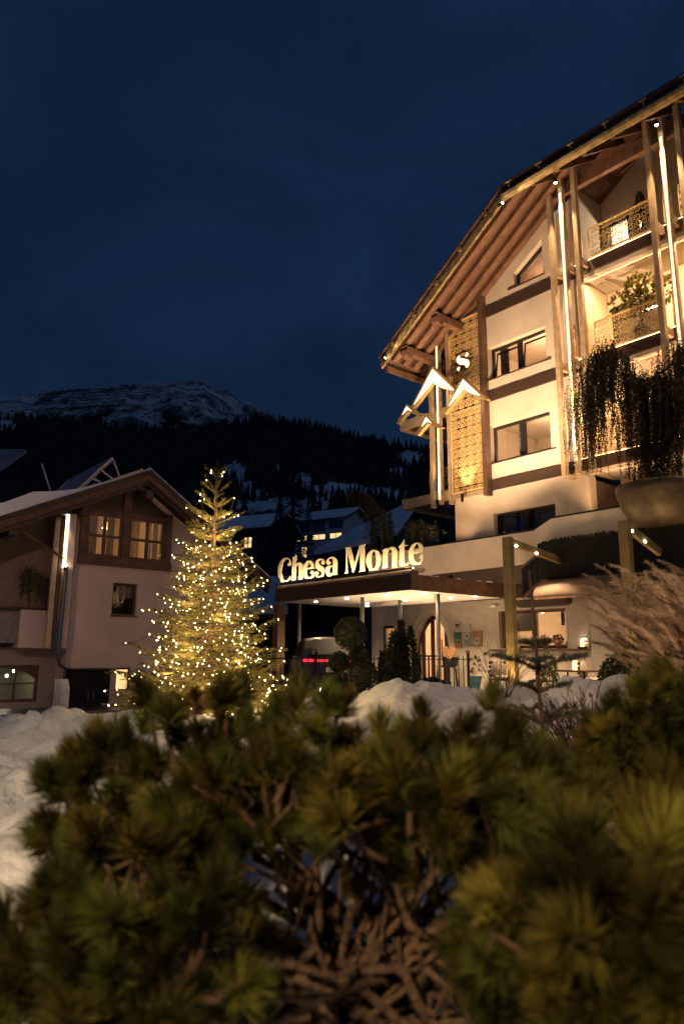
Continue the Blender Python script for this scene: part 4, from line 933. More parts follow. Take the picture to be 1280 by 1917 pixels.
# main front wall and the recessed part to its side
wy0, wy1 = yz(HX, 131, 1150)[0], YR-.7
mb = MB()
sw = [yz(HX, 208, 1152), yz(HX, 258, 1094)]; lw = [yz(HX, 212, 1330), yz(HX, 246, 1250)]
def wall_x(mb, x0, x1, y0, y1, z0, z1, holes):
    t = MB(); wall_holes(t, y0, y1, z0, z1, x0, x1, holes)
    for v_ in t.v: v_[:, [0, 1]] = v_[:, [1, 0]]
    for q_ in t.f4: mb.f4.append(q_+mb.n)
    mb.v += t.v; mb.c += t.c; mb.n += t.n
FX = HX+.14
gy0 = yz(FX, 150, 1030)[0]+.18; gy1 = yz(FX, 320, 1040)[0]-.24; gz0 = yz(FX, 150, 1039)[1]; gz1 = gz0+1.52
wall_x(mb, HX, HX-.3, gy0, gy1, -1.4, gz1, [(sw[0][0], sw[1][0], sw[0][1], sw[1][1]), (lw[0][0], lw[1][0], -.2, lw[1][1]), (gy0+.02, gy1-.02, gz0, gz1-.02)])
yprism(mb, [(wy0, -1.4), (gy0, -1.4), (gy0, rz(gy0)-.3), (wy0, rz(wy0)-.3)], HX, HX-.3)
yprism(mb, [(gy1, -1.4), (wy1, -1.4), (wy1, rz(wy1)-.3), (gy1, rz(gy1)-.3)], HX, HX-.3)
yprism(mb, [(gy0, gz1), (gy1, gz1), (gy1, rz(gy1)-.3), (rT[0], rz(rT[0])-.3), (gy0, rz(gy0)-.3)], HX, HX-.3)
mb.build('wall', m_pink, lh)
mb = MB(); v8 = np.array([(HX-.31, gy0-.2, gz0-.1), (HX-.31, gy1+.2, gz0-.1), (HX-3.2, gy1+.2, gz0-.1), (HX-3.2, gy0-.2, gz0-.1)]); v8 = np.vstack([v8, v8+[0, 0, 2.0]])
mb.add(v8, [(0,1,2,3),(4,7,6,5),(1,5,6,2),(2,6,7,3),(3,7,4,0)]); par_ = mb.build('parlour', m_room, lh); lamp('POINT', (HX-1.7, (gy0+gy1)/2, gz0+1.2), 20, (1, .58, .28), par_, .15)
mb = MB(); mb.lathe((HX-1.7, (gy0+gy1)/2, gz0+1.35), [(.05, .25), (.25, .0), (.22, .0)], 14); mb.build('lamp_shade', m_wax, par_)
mb = MB(); mb.box((HX-.302, wy0, -1.4), (HX-1.0, wy0+.3, rz(wy0)-.3)); mb.build('return_wall', m_pink, lh)
BX = HX-.95
mb = MB(); af = [yz(BX, -60, 1318), yz(BX, 74, 1245)]
mb = MB(); zb_ = yz(BX, 50, 1212)[1]
wall_x(mb, BX, BX-.3, YL, wy0+.1, -1.4, zb_, [(af[0][0], af[1][0], af[0][1], af[1][1])]); mb.build('plinth_wall', mat('rough_render', (.40, .33, .27), .95, var=.2, vscale=25, bump=1, bscale=30), lh)
mb = MB(); wall_x(mb, BX-1.2, BX-1.5, YL, wy0+.1, zb_-.1, rz(wy0)-.4, []); mb.build('recessed_wall', mat('painted_shade_render', (.34, .25, .19), .9, var=.08), lh)  # shade of the recess put into this wall colour
# balcony box
pb = [yz(BX+.7, 33, 1213), yz(BX+.7, 88, 1143)]
mb = MB(); mb.box((BX+.7, pb[0][0], pb[0][1]), (BX-1.19, pb[1][0]+.2, pb[1][1])); mb.build('balcony_box', m_pink, lh)
mb = MB(); mb.box((BX+.74, YL, pb[1][1]+.002), (BX+.5, pb[1][0]+.24, pb[1][1]+.08)); mb.build('balcony_cap', m_dkwood, lh)
mb = MB(); mb.box((BX+.5, YL, pb[0][1]+.15), (BX+.4, pb[0][0]-.01, pb[1][1])); mb.build('balcony_parapet', m_conc, lh)
# arched plinth window with lit hall behind
fw = MB(); y0, z0, y1, z1 = af[0][0], af[0][1], af[1][0], af[1][1]
for a in (y0, y1-.1): fw.box((BX-.02, a, z0), (BX-.14, a+.1, z1))
ym = yz(BX, 28, 1280)[0]; fw.box((BX-.03, ym-.03, z0), (BX-.12, ym+.03, z1))
fw.box((BX-.022, y0+.1, z0), (BX-.14, y1-.1, z0+.10)); fw.box((BX-.032, y0+.1, (z0+z1)/2-.03), (BX-.11, y1-.1, (z0+z1)/2+.02))
kk = 14
for i in range(kk):
    a = y0+.1+(y1-y0-.2)*i/kk; b = y0+.1+(y1-y0-.2)*(i+1)/kk; f_ = lambda y: z1-.42*max(0, ((y-(y0+y1)/2)/((y1-y0)/2)))**2.2-.06
    yprism(fw, [(a, f_(a)-.05), (b, f_(b)-.05), (b, z1+.001), (a, z1+.001)], BX-.021, BX-.135)
aw_ = fw.build('arched_window', m_mdwood, lh)
mb = MB(); mb.box((BX-.07, y0+.1, z0+.1), (BX-.075, y1-.1, z1-.02)); mb.build('pane', m_glass, aw_)
m_hall = mat('hall_wall', (.30, .30, .20), .9, var=.2, vscale=2)
mb = MB(); v8 = np.array([(BX-.31, y0-.5, z0-.6), (BX-.31, y1+.3, z0-.6), (BX-4, y1+.3, z0-.6), (BX-4, y0-.5, z0-.6)]); v8 = np.vstack([v8, v8+[0, 0, 2.2]])
mb.add(v8, [(0,1,2,3),(4,7,6,5),(1,5,6,2),(2,6,7,3),(3,7,4,0)]); hall = mb.build('hall_room', m_hall, lh)
hp = (BX-1.2, y0+1.2, z1-.25); lamp('POINT', hp, 14, (.95, .9, .7), hall, .1)
for dy in (0, .22):
    mb = MB(); mb.sphere((BX-1.4, y0+1.45+dy, z1-.38+dy*.7), .045); mb.build('hall_lamp', m_ledw, hall)
# timber gable window block
def rectx(u0, v0, u1, v1, x):      # pixel box -> y0,y1,z0,z1 on the plane x
    a = yz(x, u0, v1); b = yz(x, u1, v0); return a[0], b[0], a[1], b[1]
FX = HX+.14
y0 = yz(FX, 150, 1030)[0]; y1 = yz(FX, 320, 1040)[0]; z0 = yz(FX, 150, 1039)[1]; zt = yz(FX, 155, 948)[1]
GB = MB(); ymid = yz(FX, 236, 1000)[0]
GB.box((HX+.01, y0-.02, z0-.28), (FX+.03, y1+.02, z0)); 
def post_y(y, wd, x=FX): GB.box((HX+.012, y-wd/2, z0+.001), (x, y+wd/2, min(rz(y-wd/2), rz(y+wd/2))-.42))
post_y(y0+.08, .20); post_y(y1-.12, .24); post_y(ymid, .26, FX+.02)
GB.box((HX+.011, y0+.18, z0+1.50), (FX-.01, ymid-.13, z0+1.66)); GB.box((HX+.011, ymid+.13, z0+1.52), (FX-.01, y1-.24, z0+1.66))
gb = GB.build('timber_gable', m_mdwood, lh)
mb = MB(); yprism(mb, [(y0, z0+1.661), (y1, z0+1.661), (y1, rz(y1)-.56), (rT[0], rz(rT[0])-.56), (y0, max(rz(y0)-.56, z0+1.67))], HX+.013, HX+.05); mb.build('gable_boarding', m_dkwood, gb)
for (a, b) in ((y0+.20, ymid-.14), (ymid+.14, y1-.26)):
    wn = MB(); x0_, x1_ = HX+.03, FX-.03; zt_ = z0+1.5; c = .07
    wn.box((x0_, a, z0+.02), (x1_, a+c, zt_)); wn.box((x0_, b-c, z0+.02), (x1_, b, zt_)); wn.box((x0_, a+c, z0+.02), (x1_-.002, b-c, z0+.10)); wn.box((x0_, a+c, zt_-c), (x1_-.002, b-c, zt_))
    m_ = (a+b)/2; wn.box((x0_, m_-.05, z0+.1), (x1_+.004, m_+.05, zt_-c)); wn.box((x0_, a+c, z0+.70), (x1_+.008, b-c, z0+.79)); w_ = wn.build('window', m_mdwood, lh)
    for (ya, yb) in ((a+c, m_-.05), (m_+.05, b-c)):
        for (za, zc) in ((z0+.1, z0+.70), (z0+.79, zt_-c)):
            mb = MB(); mb.box((HX+.05, ya, za), (HX+.056, yb, zc)); mb.build('pane', m_glass, w_)
    for (ya, yb) in ((a+.05, a+.05+(b-a)*.38), (b-(b-a)*.30, b-.08)):
        mb = MB(); k = 26; ys = np.linspace(ya, yb, k); xs_ = HX-.36+.03*np.sin(ys*55)
        mb.add(np.vstack([np.stack([xs_, ys, ys*0+z0+.05], 1), np.stack([xs_, ys, ys*0+zt_], 1)]), [(i, i+1, k+i+1, k+i) for i in range(k-1)]); mb.build('curtain', m_curt, w_)
# bargeboard brackets
for (u, v) in ((160, 948), (24, 985)):
    p = yz(VX-.3, u, v); mb = MB(); mb.box((VX-.2, p[0]-.12, p[1]-.30), (HX-.2, p[0]+.12, p[1]-.02)); mb.build('purlin_end', m_dkwood, lh)
p = yz(VX-.3, 277, 925); mb = MB(); mb.box((VX-.15, p[0]-.14, p[1]-.20), (HX-.1, p[0]+.14, p[1]+.12)); mb.build('ridge_beam', m_dkwood, lh)
# small window, low lit window
def win_x(x, y0, y1, z0, z1, frame, pane, parent, fr=.07):
    wn = MB(); wn.box((x, y0, z0), (x-.1, y0+fr, z1)); wn.box((x, y1-fr, z0), (x-.1, y1, z1)); wn.box((x-.002, y0+fr, z0), (x-.1, y1-fr, z0+fr)); wn.box((x-.002, y0+fr, z1-fr), (x-.1, y1-fr, z1))
    o = wn.build('window', frame, parent); mb = MB(); mb.box((x-.05, y0+fr, z0+fr), (x-.056, y1-fr, z1-fr)); mb.build('pane', pane, o); return o
wn = win_x(HX-.12, sw[0][0], sw[1][0], sw[0][1], sw[1][1], m_mdwood, m_dglass, lh)
k = 40; ys = np.linspace(sw[0][0]+.05, sw[1][0]-.05, k); xs_ = HX-.27+.03*np.sin(ys*60)
mb = MB(); mb.add(np.vstack([np.stack([xs_, ys, ys*0+sw[0][1]], 1), np.stack([xs_, ys, ys*0+sw[1][1]], 1)]), [(i, i+1, k+i+1, k+i) for i in range(k-1)]); mb.build('curtain', m_curt, wn)
mb = MB(); mb.box((HX-.02, sw[0][0]-.05, sw[0][1]-.04), (HX+.05, sw[1][0]+.05, sw[0][1]-.001)); mb.build('window_sill', m_mdwood, lh)
wn = win_x(HX-.10, lw[0][0], lw[1][0], -.2, lw[1][1], m_mdwood, m_litw, lh)
# slats and light strip at the corner
for i, (ua, va, ub, vb, ww, mm) in enumerate(((108, 968, 91, 1214, .16, m_post), (117, 965, 103, 1214, .12, m_mdwood), (136, 962, 120, 1214, .22, m_pink))):
    p0, p1 = yz(HX+.28, ua, va), yz(HX+.28, ub, vb); y = (p0[0]+p1[0])/2
    mb = MB(); mb.box((HX+.20, y-ww/2, p1[1]), (HX+.30, y+ww/2, p0[1])); mb.build('corner_slat', mm, lh)
p0, p1 = yz(HX+.24, 127, 962), yz(HX+.24, 122, 1062); y = (p0[0]+p1[0])/2
mb = MB(); mb.box((HX+.16, y-.05, p1[1]), (HX+.19, y+.05, p0[1])); mb.build('light_strip', mat('corner_led', (1, .9, .7), emit=(1, .78, .46), estr=4.5), lh)
mb = MB(); mb.box((HX+.02, y-.22, p1[1]-1.7), (HX+.15, y+.22, p0[1])); mb.build('corner_backing', m_pink, lh)
lamp('SPOT', (HX+.45, y, p0[1]-.1), 60, (1, .75, .45), lh, .05, (HX+.2, y, -1), 40)
# downpipe
P0 = [(VX-.5, yz(VX-.5, 28, 985)[0], yz(VX-.5, 28, 985)[1]), (HX+.4, y-.25, p1[1]+.35)]
mb = MB(); mb.tube([P0[0], P0[1], (HX+.42, y-.12, p1[1]+.25)], .045, 8); mb.build('roof_drain', m_mdwood, lh)
pz = yz(HX+.4, 108, 1245)[1]
mb = MB(); mb.tube([(HX+.42, y+.02, p1[1]), (HX+.42, y-.02, pz+.25), (HX+.40, y+.05, pz), (HX+.25, y+.30, pz-.12), (HX+.22, y+.32, pz-.8)], .06, 10); mb.build('downpipe', m_grey, lh)
p = yz(HX+.4, 122, 1061); mb = MB(); mb.lathe((HX+.42, p[0], p[1]-.15), [(.05, 0), (.05, .12), (.02, .16)], 10); o = mb.build('drain_lamp', m_black, lh)
mb = MB(); mb.sphere((HX+.42, p[0], p[1]+.04), .035); mb.build('bulb', m_ledw, o)
# solar collectors on steep frames
m_solar = mat('solar_glass', (.26, .31, .38), .5, var=.25, vscale=.8)
m_alu = mat('aluminium', (.55, .50, .44), .35, metal=.7)
def tilt_panel(nm, label, c4, legs, thick=.08):
    t = thing(nm, label, 'solar panel', c4[0]); q = np.array(c4); nrm = np.cross(q[1]-q[0], q[3]-q[0]); nrm /= np.linalg.norm(nrm)
    mb = MB(); mb.add(np.vstack([q, q-nrm*thick]), [(0,1,2,3),(7,6,5,4),(0,4,5,1),(1,5,6,2),(2,6,7,3),(3,7,4,0)]); mb.build('collector', m_solar, t)
    for i in range(4): mb = MB(); mb.beam(q[i]+nrm*.01, q[(i+1) % 4]+nrm*.01, .07, .07, nrm); mb.build('frame_bar', m_alu, t)
    for f_ in (.34, .67):
        mb = MB(); mb.beam(q[0]+(q[1]-q[0])*f_+nrm*.012, q[3]+(q[2]-q[3])*f_+nrm*.012, .04, .03, nrm); mb.build('seam', m_alu, t)
    for a, b in legs: mb = MB(); mb.beam(a, b, .06, .06, (1, 0, 0)); mb.build('support_leg', m_alu, t)
XP = -9.35
a0 = on(0, XP, 137, 925); a1 = on(0, XP, 210, 858); a2 = on(0, XP, 224, 893); a3 = on(0, XP, 268, 879)
back = np.array([-4.2, 0, 0]); 
tilt_panel('solar_panel', 'tilted solar collector with snow dusting and aluminium frame on the chalet roof', [a0, a1, a1+back, a0+back],
           [(a1, a2), (a2, a3), (a0, a2), (a0+(a1-a0)*.45, a0+(a2-a0)*.62), (a0+(a1-a0)*.68, a0+(a2-a0)*.85)])
b0 = on(0, -14, 5, 920); b1 = on(0, -14, 78, 868)
tilt_panel('solar_panel', 'dark solar collector pair standing farther back on the chalet roof', [b0+[0, -.8, .2], b1+[0, -.6, .4], b1+[-3, -3.4, .6], b0+[-3, -3.4, .4]], [(b1, b1-[0, -.4, 1.0])])
# things by the wall
c0, c1 = yz(HX+.7, 130, 1336), yz(HX+.7, 208, 1254)
cab = thing('utility_cabinet', 'black two-door utility cabinet with sloping lid against the pink chalet', 'cabinet', (HX+.5, c0[0], c0[1]))
mb = MB(); mb.box((HX+.02, c0[0], c0[1]-.5), (HX+.68, c1[0], c1[1])); mb.build('body', m_black, cab)
for i in range(2):
    a = c0[0]+.03+i*(c1[0]-c0[0])/2; b = a+(c1[0]-c0[0])/2-.06; mb = MB(); mb.box((HX+.681, a, c0[1]-.45), (HX+.70, b, c1[1]-.06)); d_ = mb.build('door', m_black, cab)
    mb = MB(); mb.box((HX+.70, a+.04 if i else b-.07, c0[1]+.4), (HX+.73, a+.07 if i else b-.04, c0[1]+.7)); mb.build('handle', m_grey, d_)
mb = MB(); yprism(mb, [(c0[0]-.06, c1[1]+.001), (c1[0]+.10, c1[1]+.001), (c1[0]+.10, c1[1]+.05), (c0[0]-.06, c1[1]+.05)], HX+.02, HX+.80); mb.build('lid', m_dkwood, cab)
d0, d1 = yz(HX+.75, 112, 1332), yz(HX+.75, 132, 1272)
mbx = thing('meter_box', 'small pale meter box with a slanted top beside the black cabinet', 'box', (HX+.5, d0[0], d0[1]))
mb = MB(); mb.prism([(HX+.05, d0[1]-.4), (HX+.75, d0[1]-.4), (HX+.75, d1[1]-.30), (HX+.55, d1[1]), (HX+.05, d1[1])], d0[0], d1[0], 1); mb.build('body', m_white, mbx)
mb = MB(); mb.box((HX+.752, d0[0]+.04, d0[1]-.3), (HX+.765, d1[0]-.04, d1[1]-.38)); mb.build('door', m_white, mbx)
lamp('SPOT', (HX+2.2, d0[0]-.4, c0[1]+.1), 14, (.9, .9, 1), mbx, .05, (HX+.6, d0[0], d0[1]+.2), 40)

# ---------------------------------------------------------------- pergola posts on the seating terrace
def pergola(u0, v0, u1, v1, label, g):
    y = -4.0; a = on(1, y, u0, v0); x = a[0]; e = on(0, x, u1, v1)
    t = thing('pergola_post', label, 'post', (x, y, 0), 'gold pergola posts on the seating terrace')
    z0 = float(gz(np.array(x), np.array(y)))-.1
    mb = MB(); mb.box((x-.11, y-.08, z0), (x+.11, y+.08, a[2])); mb.build('upright', m_goldp, t)
    mb = MB(); mb.beam((x, y+.081, a[2]-.10), (x, e[1], e[2]), .10, .17); arm = mb.build('arm', m_goldp, t)
    for f_ in (.08, .47):
        c = np.array([x, y+.08, a[2]-.10])*(1-f_)+np.array([x, e[1], e[2]])*f_-[0, 0, .10]
        mb = MB(); mb.sphere(c+[.06, 0, .03], .028, 8, 5); mb.build('spot_bulb', m_ledw, arm)
        lamp('SPOT', c-[0, 0, .03], 360, (1, .66, .34), arm, .03, c-[0, 0, 3], 110)
    gl = np.array([x+.12, y-.42, max(z0, float(gz(np.array(x+.12), np.array(y-.42))))+.12])
    mb = MB(); mb.tube([gl-[0, 0, .15], gl+[0, 0, .02]], [.03, .05], 8); mb.build('ground_spot_housing', m_black, t)
    mb = MB(); mb.tube([gl+[0, 0, .021], gl+[0, 0, .03]], .045, 8); mb.build('ground_spot_lens', m_ledw, t)
    lamp('SPOT', gl+[0, 0, .05], 220, (1, .66, .34), t, .03, (x, y-.05, 3.0), 75)
    return t
pergola(950, 1006, 1049, 1050, 'gold painted pergola post with ground spotlight beside the canopy', 0)
pergola(1168, 975, 1234, 1034, 'gold painted pergola post rising behind the dry plume grass', 1)

# ---------------------------------------------------------------- iron fence
def fence(p0, p1, label, h=1.0, rings=True, post_at_=(0., 1.)):
    t = thing('iron_fence', label, 'fence', p0); p0 = np.array(p0, float); p1 = np.array(p1, float); L = np.linalg.norm(p1-p0); d = (p1-p0)/L
    n_ = int(L/.13)
    for i in range(n_+1):
        c = p0+d*L*i/n_; mb = MB(); mb.tube([c+[0, 0, .02], c+[0, 0, h+.05]], .011, 5); mb.build('bar', m_black, t)
    for z in (.12, .34, h-.04) if rings else (.12, h-.04):
        mb = MB(); mb.beam(p0+[0, 0, z], p1+[0, 0, z], .03, .02); mb.build('rail', m_black, t)
    if rings:
        for i in range(0, n_, 2):
            c = p0+d*L*(i+.5)/n_+[0, 0, .23]; a = np.linspace(0, 2*math.pi, 13)
            mb = MB(); mb.tube([c+d*math.cos(q)*.09+np.array([0, 0, math.sin(q)*.09]) for q in a], .011, 5, False); mb.build('ring', m_black, t)
    for f_ in post_at_:
        c = p0+d*L*f_; mb = MB(); mb.tube([c, c+[0, 0, h+.10]], .035, 8); o = mb.build('fence_post', m_black, t)
        mb = MB(); mb.sphere(c+[0, 0, h+.15], .06, 10, 6); mb.build('finial', m_mdwood, o)
def gp(u, d, z=None):             # place on the ground in the direction of pixel column u at forward distance d
    f_ = np.array([-.768, .640]); r_ = np.array([.640, .768]); r = (u-640)/CF*d*1.02
    x, y = CAM[0]+f_[0]*d+r_[0]*r, CAM[1]+f_[1]*d+r_[1]*r
    return np.array([x, y, float(gz(np.array(x), np.array(y))) if z is None else z])
fence(gp(512, 17.3, 0), gp(720, 17.0, 0), 'black iron fence with ring frieze behind the topiary', 1.0, True, (.0, .40, 1.))
fence(gp(770, 17.6, 0), gp(868, 18.2, 0), 'plain black iron fence in front of the arched entrance door', 1.0, False)

_p = gp(604, 17.9, .0)
spotlight(_p[0], _p[1], .22, _p+[.5, -1.0, .35], 120, 140, 'low ground lamp in the snow behind the ring-pattern fence', None, col=(1, .74, .46))
_p = gp(556, 17.9, .0)
spotlight(_p[0], _p[1], .22, _p+[.5, -1.0, .35], 90, 140, 'low ground lamp by the fence end near the lit fir', None, col=(1, .74, .46))

# ---------------------------------------------------------------- parked car
def car(c, rot, label):
    t = thing('parked_car', label, 'car', c); m_car = mat('graphite_paint', (.035, .038, .045), .28, metal=.5, var=.05, vscale=2)
    cr, sr = math.cos(rot), math.sin(rot)
    def G(v_): v_ = np.asarray(v_, float); return np.stack([c[0]+v_[..., 0]*cr-v_[..., 1]*sr, c[1]+v_[..., 0]*sr+v_[..., 1]*cr, c[2]+v_[..., 2]], -1)
    def fin(mb, nm, m, par=t, sm=False): mb.v = [G(q) for q in mb.v]; return mb.build(nm, m, par, sm)
    # side profile (y along length, z), lofted across the width with tumblehome
    prof = [(-2.20, .30), (-2.28, .55), (-2.22, .82), (-2.05, .98), (-1.75, 1.22), (-1.35, 1.44), (-.6, 1.52), (.3, 1.48), (1.0, 1.12), (1.3, .98), (2.0, .90), (2.22, .70), (2.25, .40), (2.15, .26), (1.0, .22), (-1.2, .22)]
    V = []
    for (xx, sh) in ((-.93, .90), (-.88, .97), (-.5, 1.0), (0, 1.01), (.5, 1.0), (.88, .97), (.93, .90)):
        for (y, z) in prof:
            zz = z*(sh if z > .9 else 1); x2 = xx*(1-.22*max(0, (z-.95)/.6)); V.append((x2, y*(1 if abs(xx) < .9 else .985), zz))
    k = len(prof); mb = MB(); mb.add(V, [(i*k+j, i*k+(j+1) % k, (i+1)*k+(j+1) % k, (i+1)*k+j) for i in range(6) for j in range(k)])
    mb.add(V[:k], [(0, j+1, j) for j in range(1, k-1)]); mb.add(V[-k:], [(0, j, j+1) for j in range(1, k-1)]); fin(mb, 'body', m_car, t, False)
    mb = MB(); mb.add([(-.62, -2.07, 1.03), (.62, -2.07, 1.03), (.52, -1.40, 1.45), (-.52, -1.40, 1.45)], [(0, 1, 2, 3)]); fin(mb, 'rear_window', m_black)
    for s in (-1, 1):
        mb = MB(); mb.add([(s*.90, -1.5, 1.0), (s*.90, .9, 1.0), (s*.77, .25, 1.40), (s*.77, -1.1, 1.40)], [(0, 1, 2, 3)]); fin(mb, 'side_window', m_black)
        mb = MB(); mb.box((s*.42, -2.30, .84), (s*.88, -2.20, .92)); fin(mb, 'tail_lamp', m_red)
        for y in (-1.35, 1.4):
            mb = MB(); a = np.linspace(0, 2*math.pi, 20, endpoint=False)
            for (x0_, r_) in ((s*.72, .33),): mb.tube([(s*.70, y, .33), (s*.93, y, .33)], .33, 18); wv = fin(mb, 'wheel', m_black)
            mb = MB(); mb.tube([(s*.931, y, .33), (s*.94, y, .33)], .21, 14); fin(mb, 'rim', m_alu, wv)
    mb = MB(); mb.box((-.42, -2.32, .85), (.42, -2.25, .90)); fin(mb, 'light_bar', m_red)
    mb = MB(); mb.box((-.88, -2.33, .30), (.88, -2.20, .55)); fin(mb, 'bumper', m_black)
    mb = MB(); mb.box((-.26, -2.345, .58), (.26, -2.30, .70)); fin(mb, 'number_plate', m_white)
    return t
cc = gp(612, 21.5, .03)
car(cc, CR+math.radians(8), 'dark grey estate car with red tail lights parked behind the iron fence')

# ================================================================ plants
def unit(a): return a/(np.linalg.norm(a, axis=-1, keepdims=True)+1e-9)
def shoots(mb, B, D, L, nn, nl, wd, a0=1.05, a1=.45, col=None, t0=.1):
    """needled shoots: bases B, directions D; every needle a slim tapering blade"""
    B = np.asarray(B, float); D = unit(np.asarray(D, float)); k = len(B)
    L = np.broadcast_to(L, (k,)); nl = np.broadcast_to(nl, (k,))
    e = rng.normal(size=(k, 3)); X = unit(np.cross(D, e)); Y = np.cross(D, X)
    t = rng.uniform(t0, 1, (k, nn)); ph = rng.uniform(0, 2*math.pi, (k, nn)); an = a0+(a1-a0)*t+rng.normal(0, .12, (k, nn))
    nd = D[:, None]*np.cos(an)[..., None]+(X[:, None]*np.cos(ph)[..., None]+Y[:, None]*np.sin(ph)[..., None])*np.sin(an)[..., None]
    p = B[:, None]+D[:, None]*(t*L[:, None])[..., None]
    sd = unit(np.cross(nd, rng.normal(size=(k, nn, 3))))*wd
    tip = p+nd*(nl[:, None]*rng.uniform(.8, 1.12, (k, nn)))[..., None]
    mid = p+nd*(nl[:, None]*.45)[..., None]
    V = np.stack([p-sd*.5, p+sd*.5, mid+sd*.62, tip, mid-sd*.62], 2).reshape(-1, 3)
    i = np.arange(k*nn)*5
    c = rng.uniform(.55, 1.25, (k, 1))*np.ones((1, 3)) if col is None else np.asarray(col)
    C = np.repeat(c, nn*5, 0)
    mb.v.append(V); mb.c.append(C); mb.f4.append(np.stack([i, i+1, i+2, i+4], 1)+mb.n); mb.f3.append(np.stack([i+2, i+3, i+4], 1)+mb.n); mb.n += len(V)
def curve(a, b, sag=0., k=6, wob=.0):
    t = np.linspace(0, 1, k)[:, None]; P = np.array(a)[None]*(1-t)+np.array(b)[None]*t; P[:, 2] += sag*np.sin(np.pi*t[:, 0])
    P[1:-1] += rng.normal(0, wob, (k-2, 3)); return P
FW = np.array([-.768, .640, 0]); RT = np.array([.640, .768, 0])

def pine_bush(label, root, lobes, nl, nshoot, seed):
    """dwarf pine: several humps of shoots carried by bare crooked branches"""
    t = thing('pine_bush', label, 'bush', root, 'dwarf pine bushes in the snow')
    fol = MB(); wood = MB(); tw = MB(); root = np.array(root)
    for (c, rad, n_) in lobes:
        c = np.array(c)
        th = rng.uniform(0, 2*math.pi, n_); cz = rng.uniform(-.35, 1, n_)
        q = np.stack([np.cos(th)*np.sqrt(1-np.minimum(1, cz**2)), np.sin(th)*np.sqrt(1-np.minimum(1, cz**2)), cz], 1)
        lat = q[:, :1]*RT[None]*rad[0]+q[:, 1:2]*FW[None]*rad[1]+np.array([[0, 0, 1.]])*q[:, 2:3]*rad[2]
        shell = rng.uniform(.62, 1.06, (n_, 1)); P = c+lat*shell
        D = unit(lat/np.array([[rad[0], rad[0], rad[2]]])*.75+np.array([[0, 0, .50]])-FW[None]*.40+rng.normal(0, .28, (n_, 3)))
        keep = P[:, 2] > root[2]+.10; P, D, sh_ = P[keep], D[keep], shell[keep]
        yl = rng.uniform(.28, 1.0, (len(P), 1))*np.where(rng.random((len(P), 1)) < .22, 1.5, 1.)
        wm = rng.uniform(.7, 1.25, (len(P), 1)); col = np.hstack([yl*wm, yl, yl*.9])*np.clip((sh_-.45)*1.9, .4, 1.1)  # inner shoots coloured darker for the shade inside the bush
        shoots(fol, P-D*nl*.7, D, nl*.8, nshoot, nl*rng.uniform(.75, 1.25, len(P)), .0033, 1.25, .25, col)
        for i in range(0, len(P), 3):                     # shoot stems and their branches
            m_ = c+(P[i]-c)*.45+rng.normal(0, .03, 3); m_[2] = max(m_[2]-.05, root[2]+.06)
            tw.tube(np.vstack([curve(m_, P[i], .02, 4, .012)]), [.008, .007, .005, .004], 5, False)
        for i in range(8):
            e = c+(P[rng.integers(len(P))]-c)*.75; wood.tube(curve(root+rng.normal(0, .09, 3)*[1, 1, .4]+[0, 0, .08], e, rng.uniform(-.04, .06), 7, .04), np.linspace(.014, .004, 7)*rng.uniform(.6, 1.2), 6, False)
    tr_ = MB(); tr_.tube(curve(root-[0, 0, .15], root+[.02, .03, .34], 0, 5, .015), [.036, .032, .03, .026, .022], 9)
    tr_.build('trunk', m_bark, t, True); wood.build('branches', m_bark, t, True); o = tw.build('twigs', m_twig, t, True); o['kind'] = 'stuff'
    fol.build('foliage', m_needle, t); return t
def at(u, d, z): p = gp(u, d); p[2] = z; return p
r0 = gp(700, 1.95); r0[2] -= .02
pine_bush('broad dwarf pine bush with bare lower branches in the snow before the hotel', r0,
          [(at(600, 2.15, .56), (.28, .34, .36), 66), (at(400, 2.25, .56), (.36, .36, .37), 90), (at(250, 2.2, .51), (.22, .34, .32), 56),
           (at(870, 2.0, .56), (.30, .32, .34), 72), (at(540, 1.85, .62), (.32, .22, .18), 44), (at(790, 1.75, .64), (.28, .20, .16), 40), (at(300, 1.75, .42), (.28, .24, .24), 48),
           (at(90, 1.75, .20), (.22, .24, .22), 44), (at(330, 1.5, .36), (.22, .20, .20), 26), (at(250, 1.55, .22), (.26, .22, .22), 30), (at(970, 1.65, .40), (.20, .22, .24), 28), (at(330, 1.35, .10), (.16, .16, .16), 12), (at(980, 1.75, .20), (.22, .22, .26), 26), (at(980, 2.2, .50), (.20, .25, .24), 28)], .078, 165, 1)
r1 = gp(1130, 1.45); r1[2] -= .02
pine_bush('dense dwarf pine bush with long pale needles beside the broad one', r1,
          [(at(1090, 1.35, .52), (.20, .20, .20), 40), (at(1240, 1.45, .52), (.22, .22, .24), 44), (at(1180, 1.3, .30), (.25, .20, .18), 50)], .095, 190, 2)
r2 = gp(1215, 2.6); r2[2] -= .02
pine_bush('taller shaded dwarf pine bush under the dry plume grass', r2,
          [(at(1180, 2.5, .58), (.26, .26, .30), 70), (at(1270, 2.3, .68), (.26, .26, .32), 70)], .072, 140, 3)

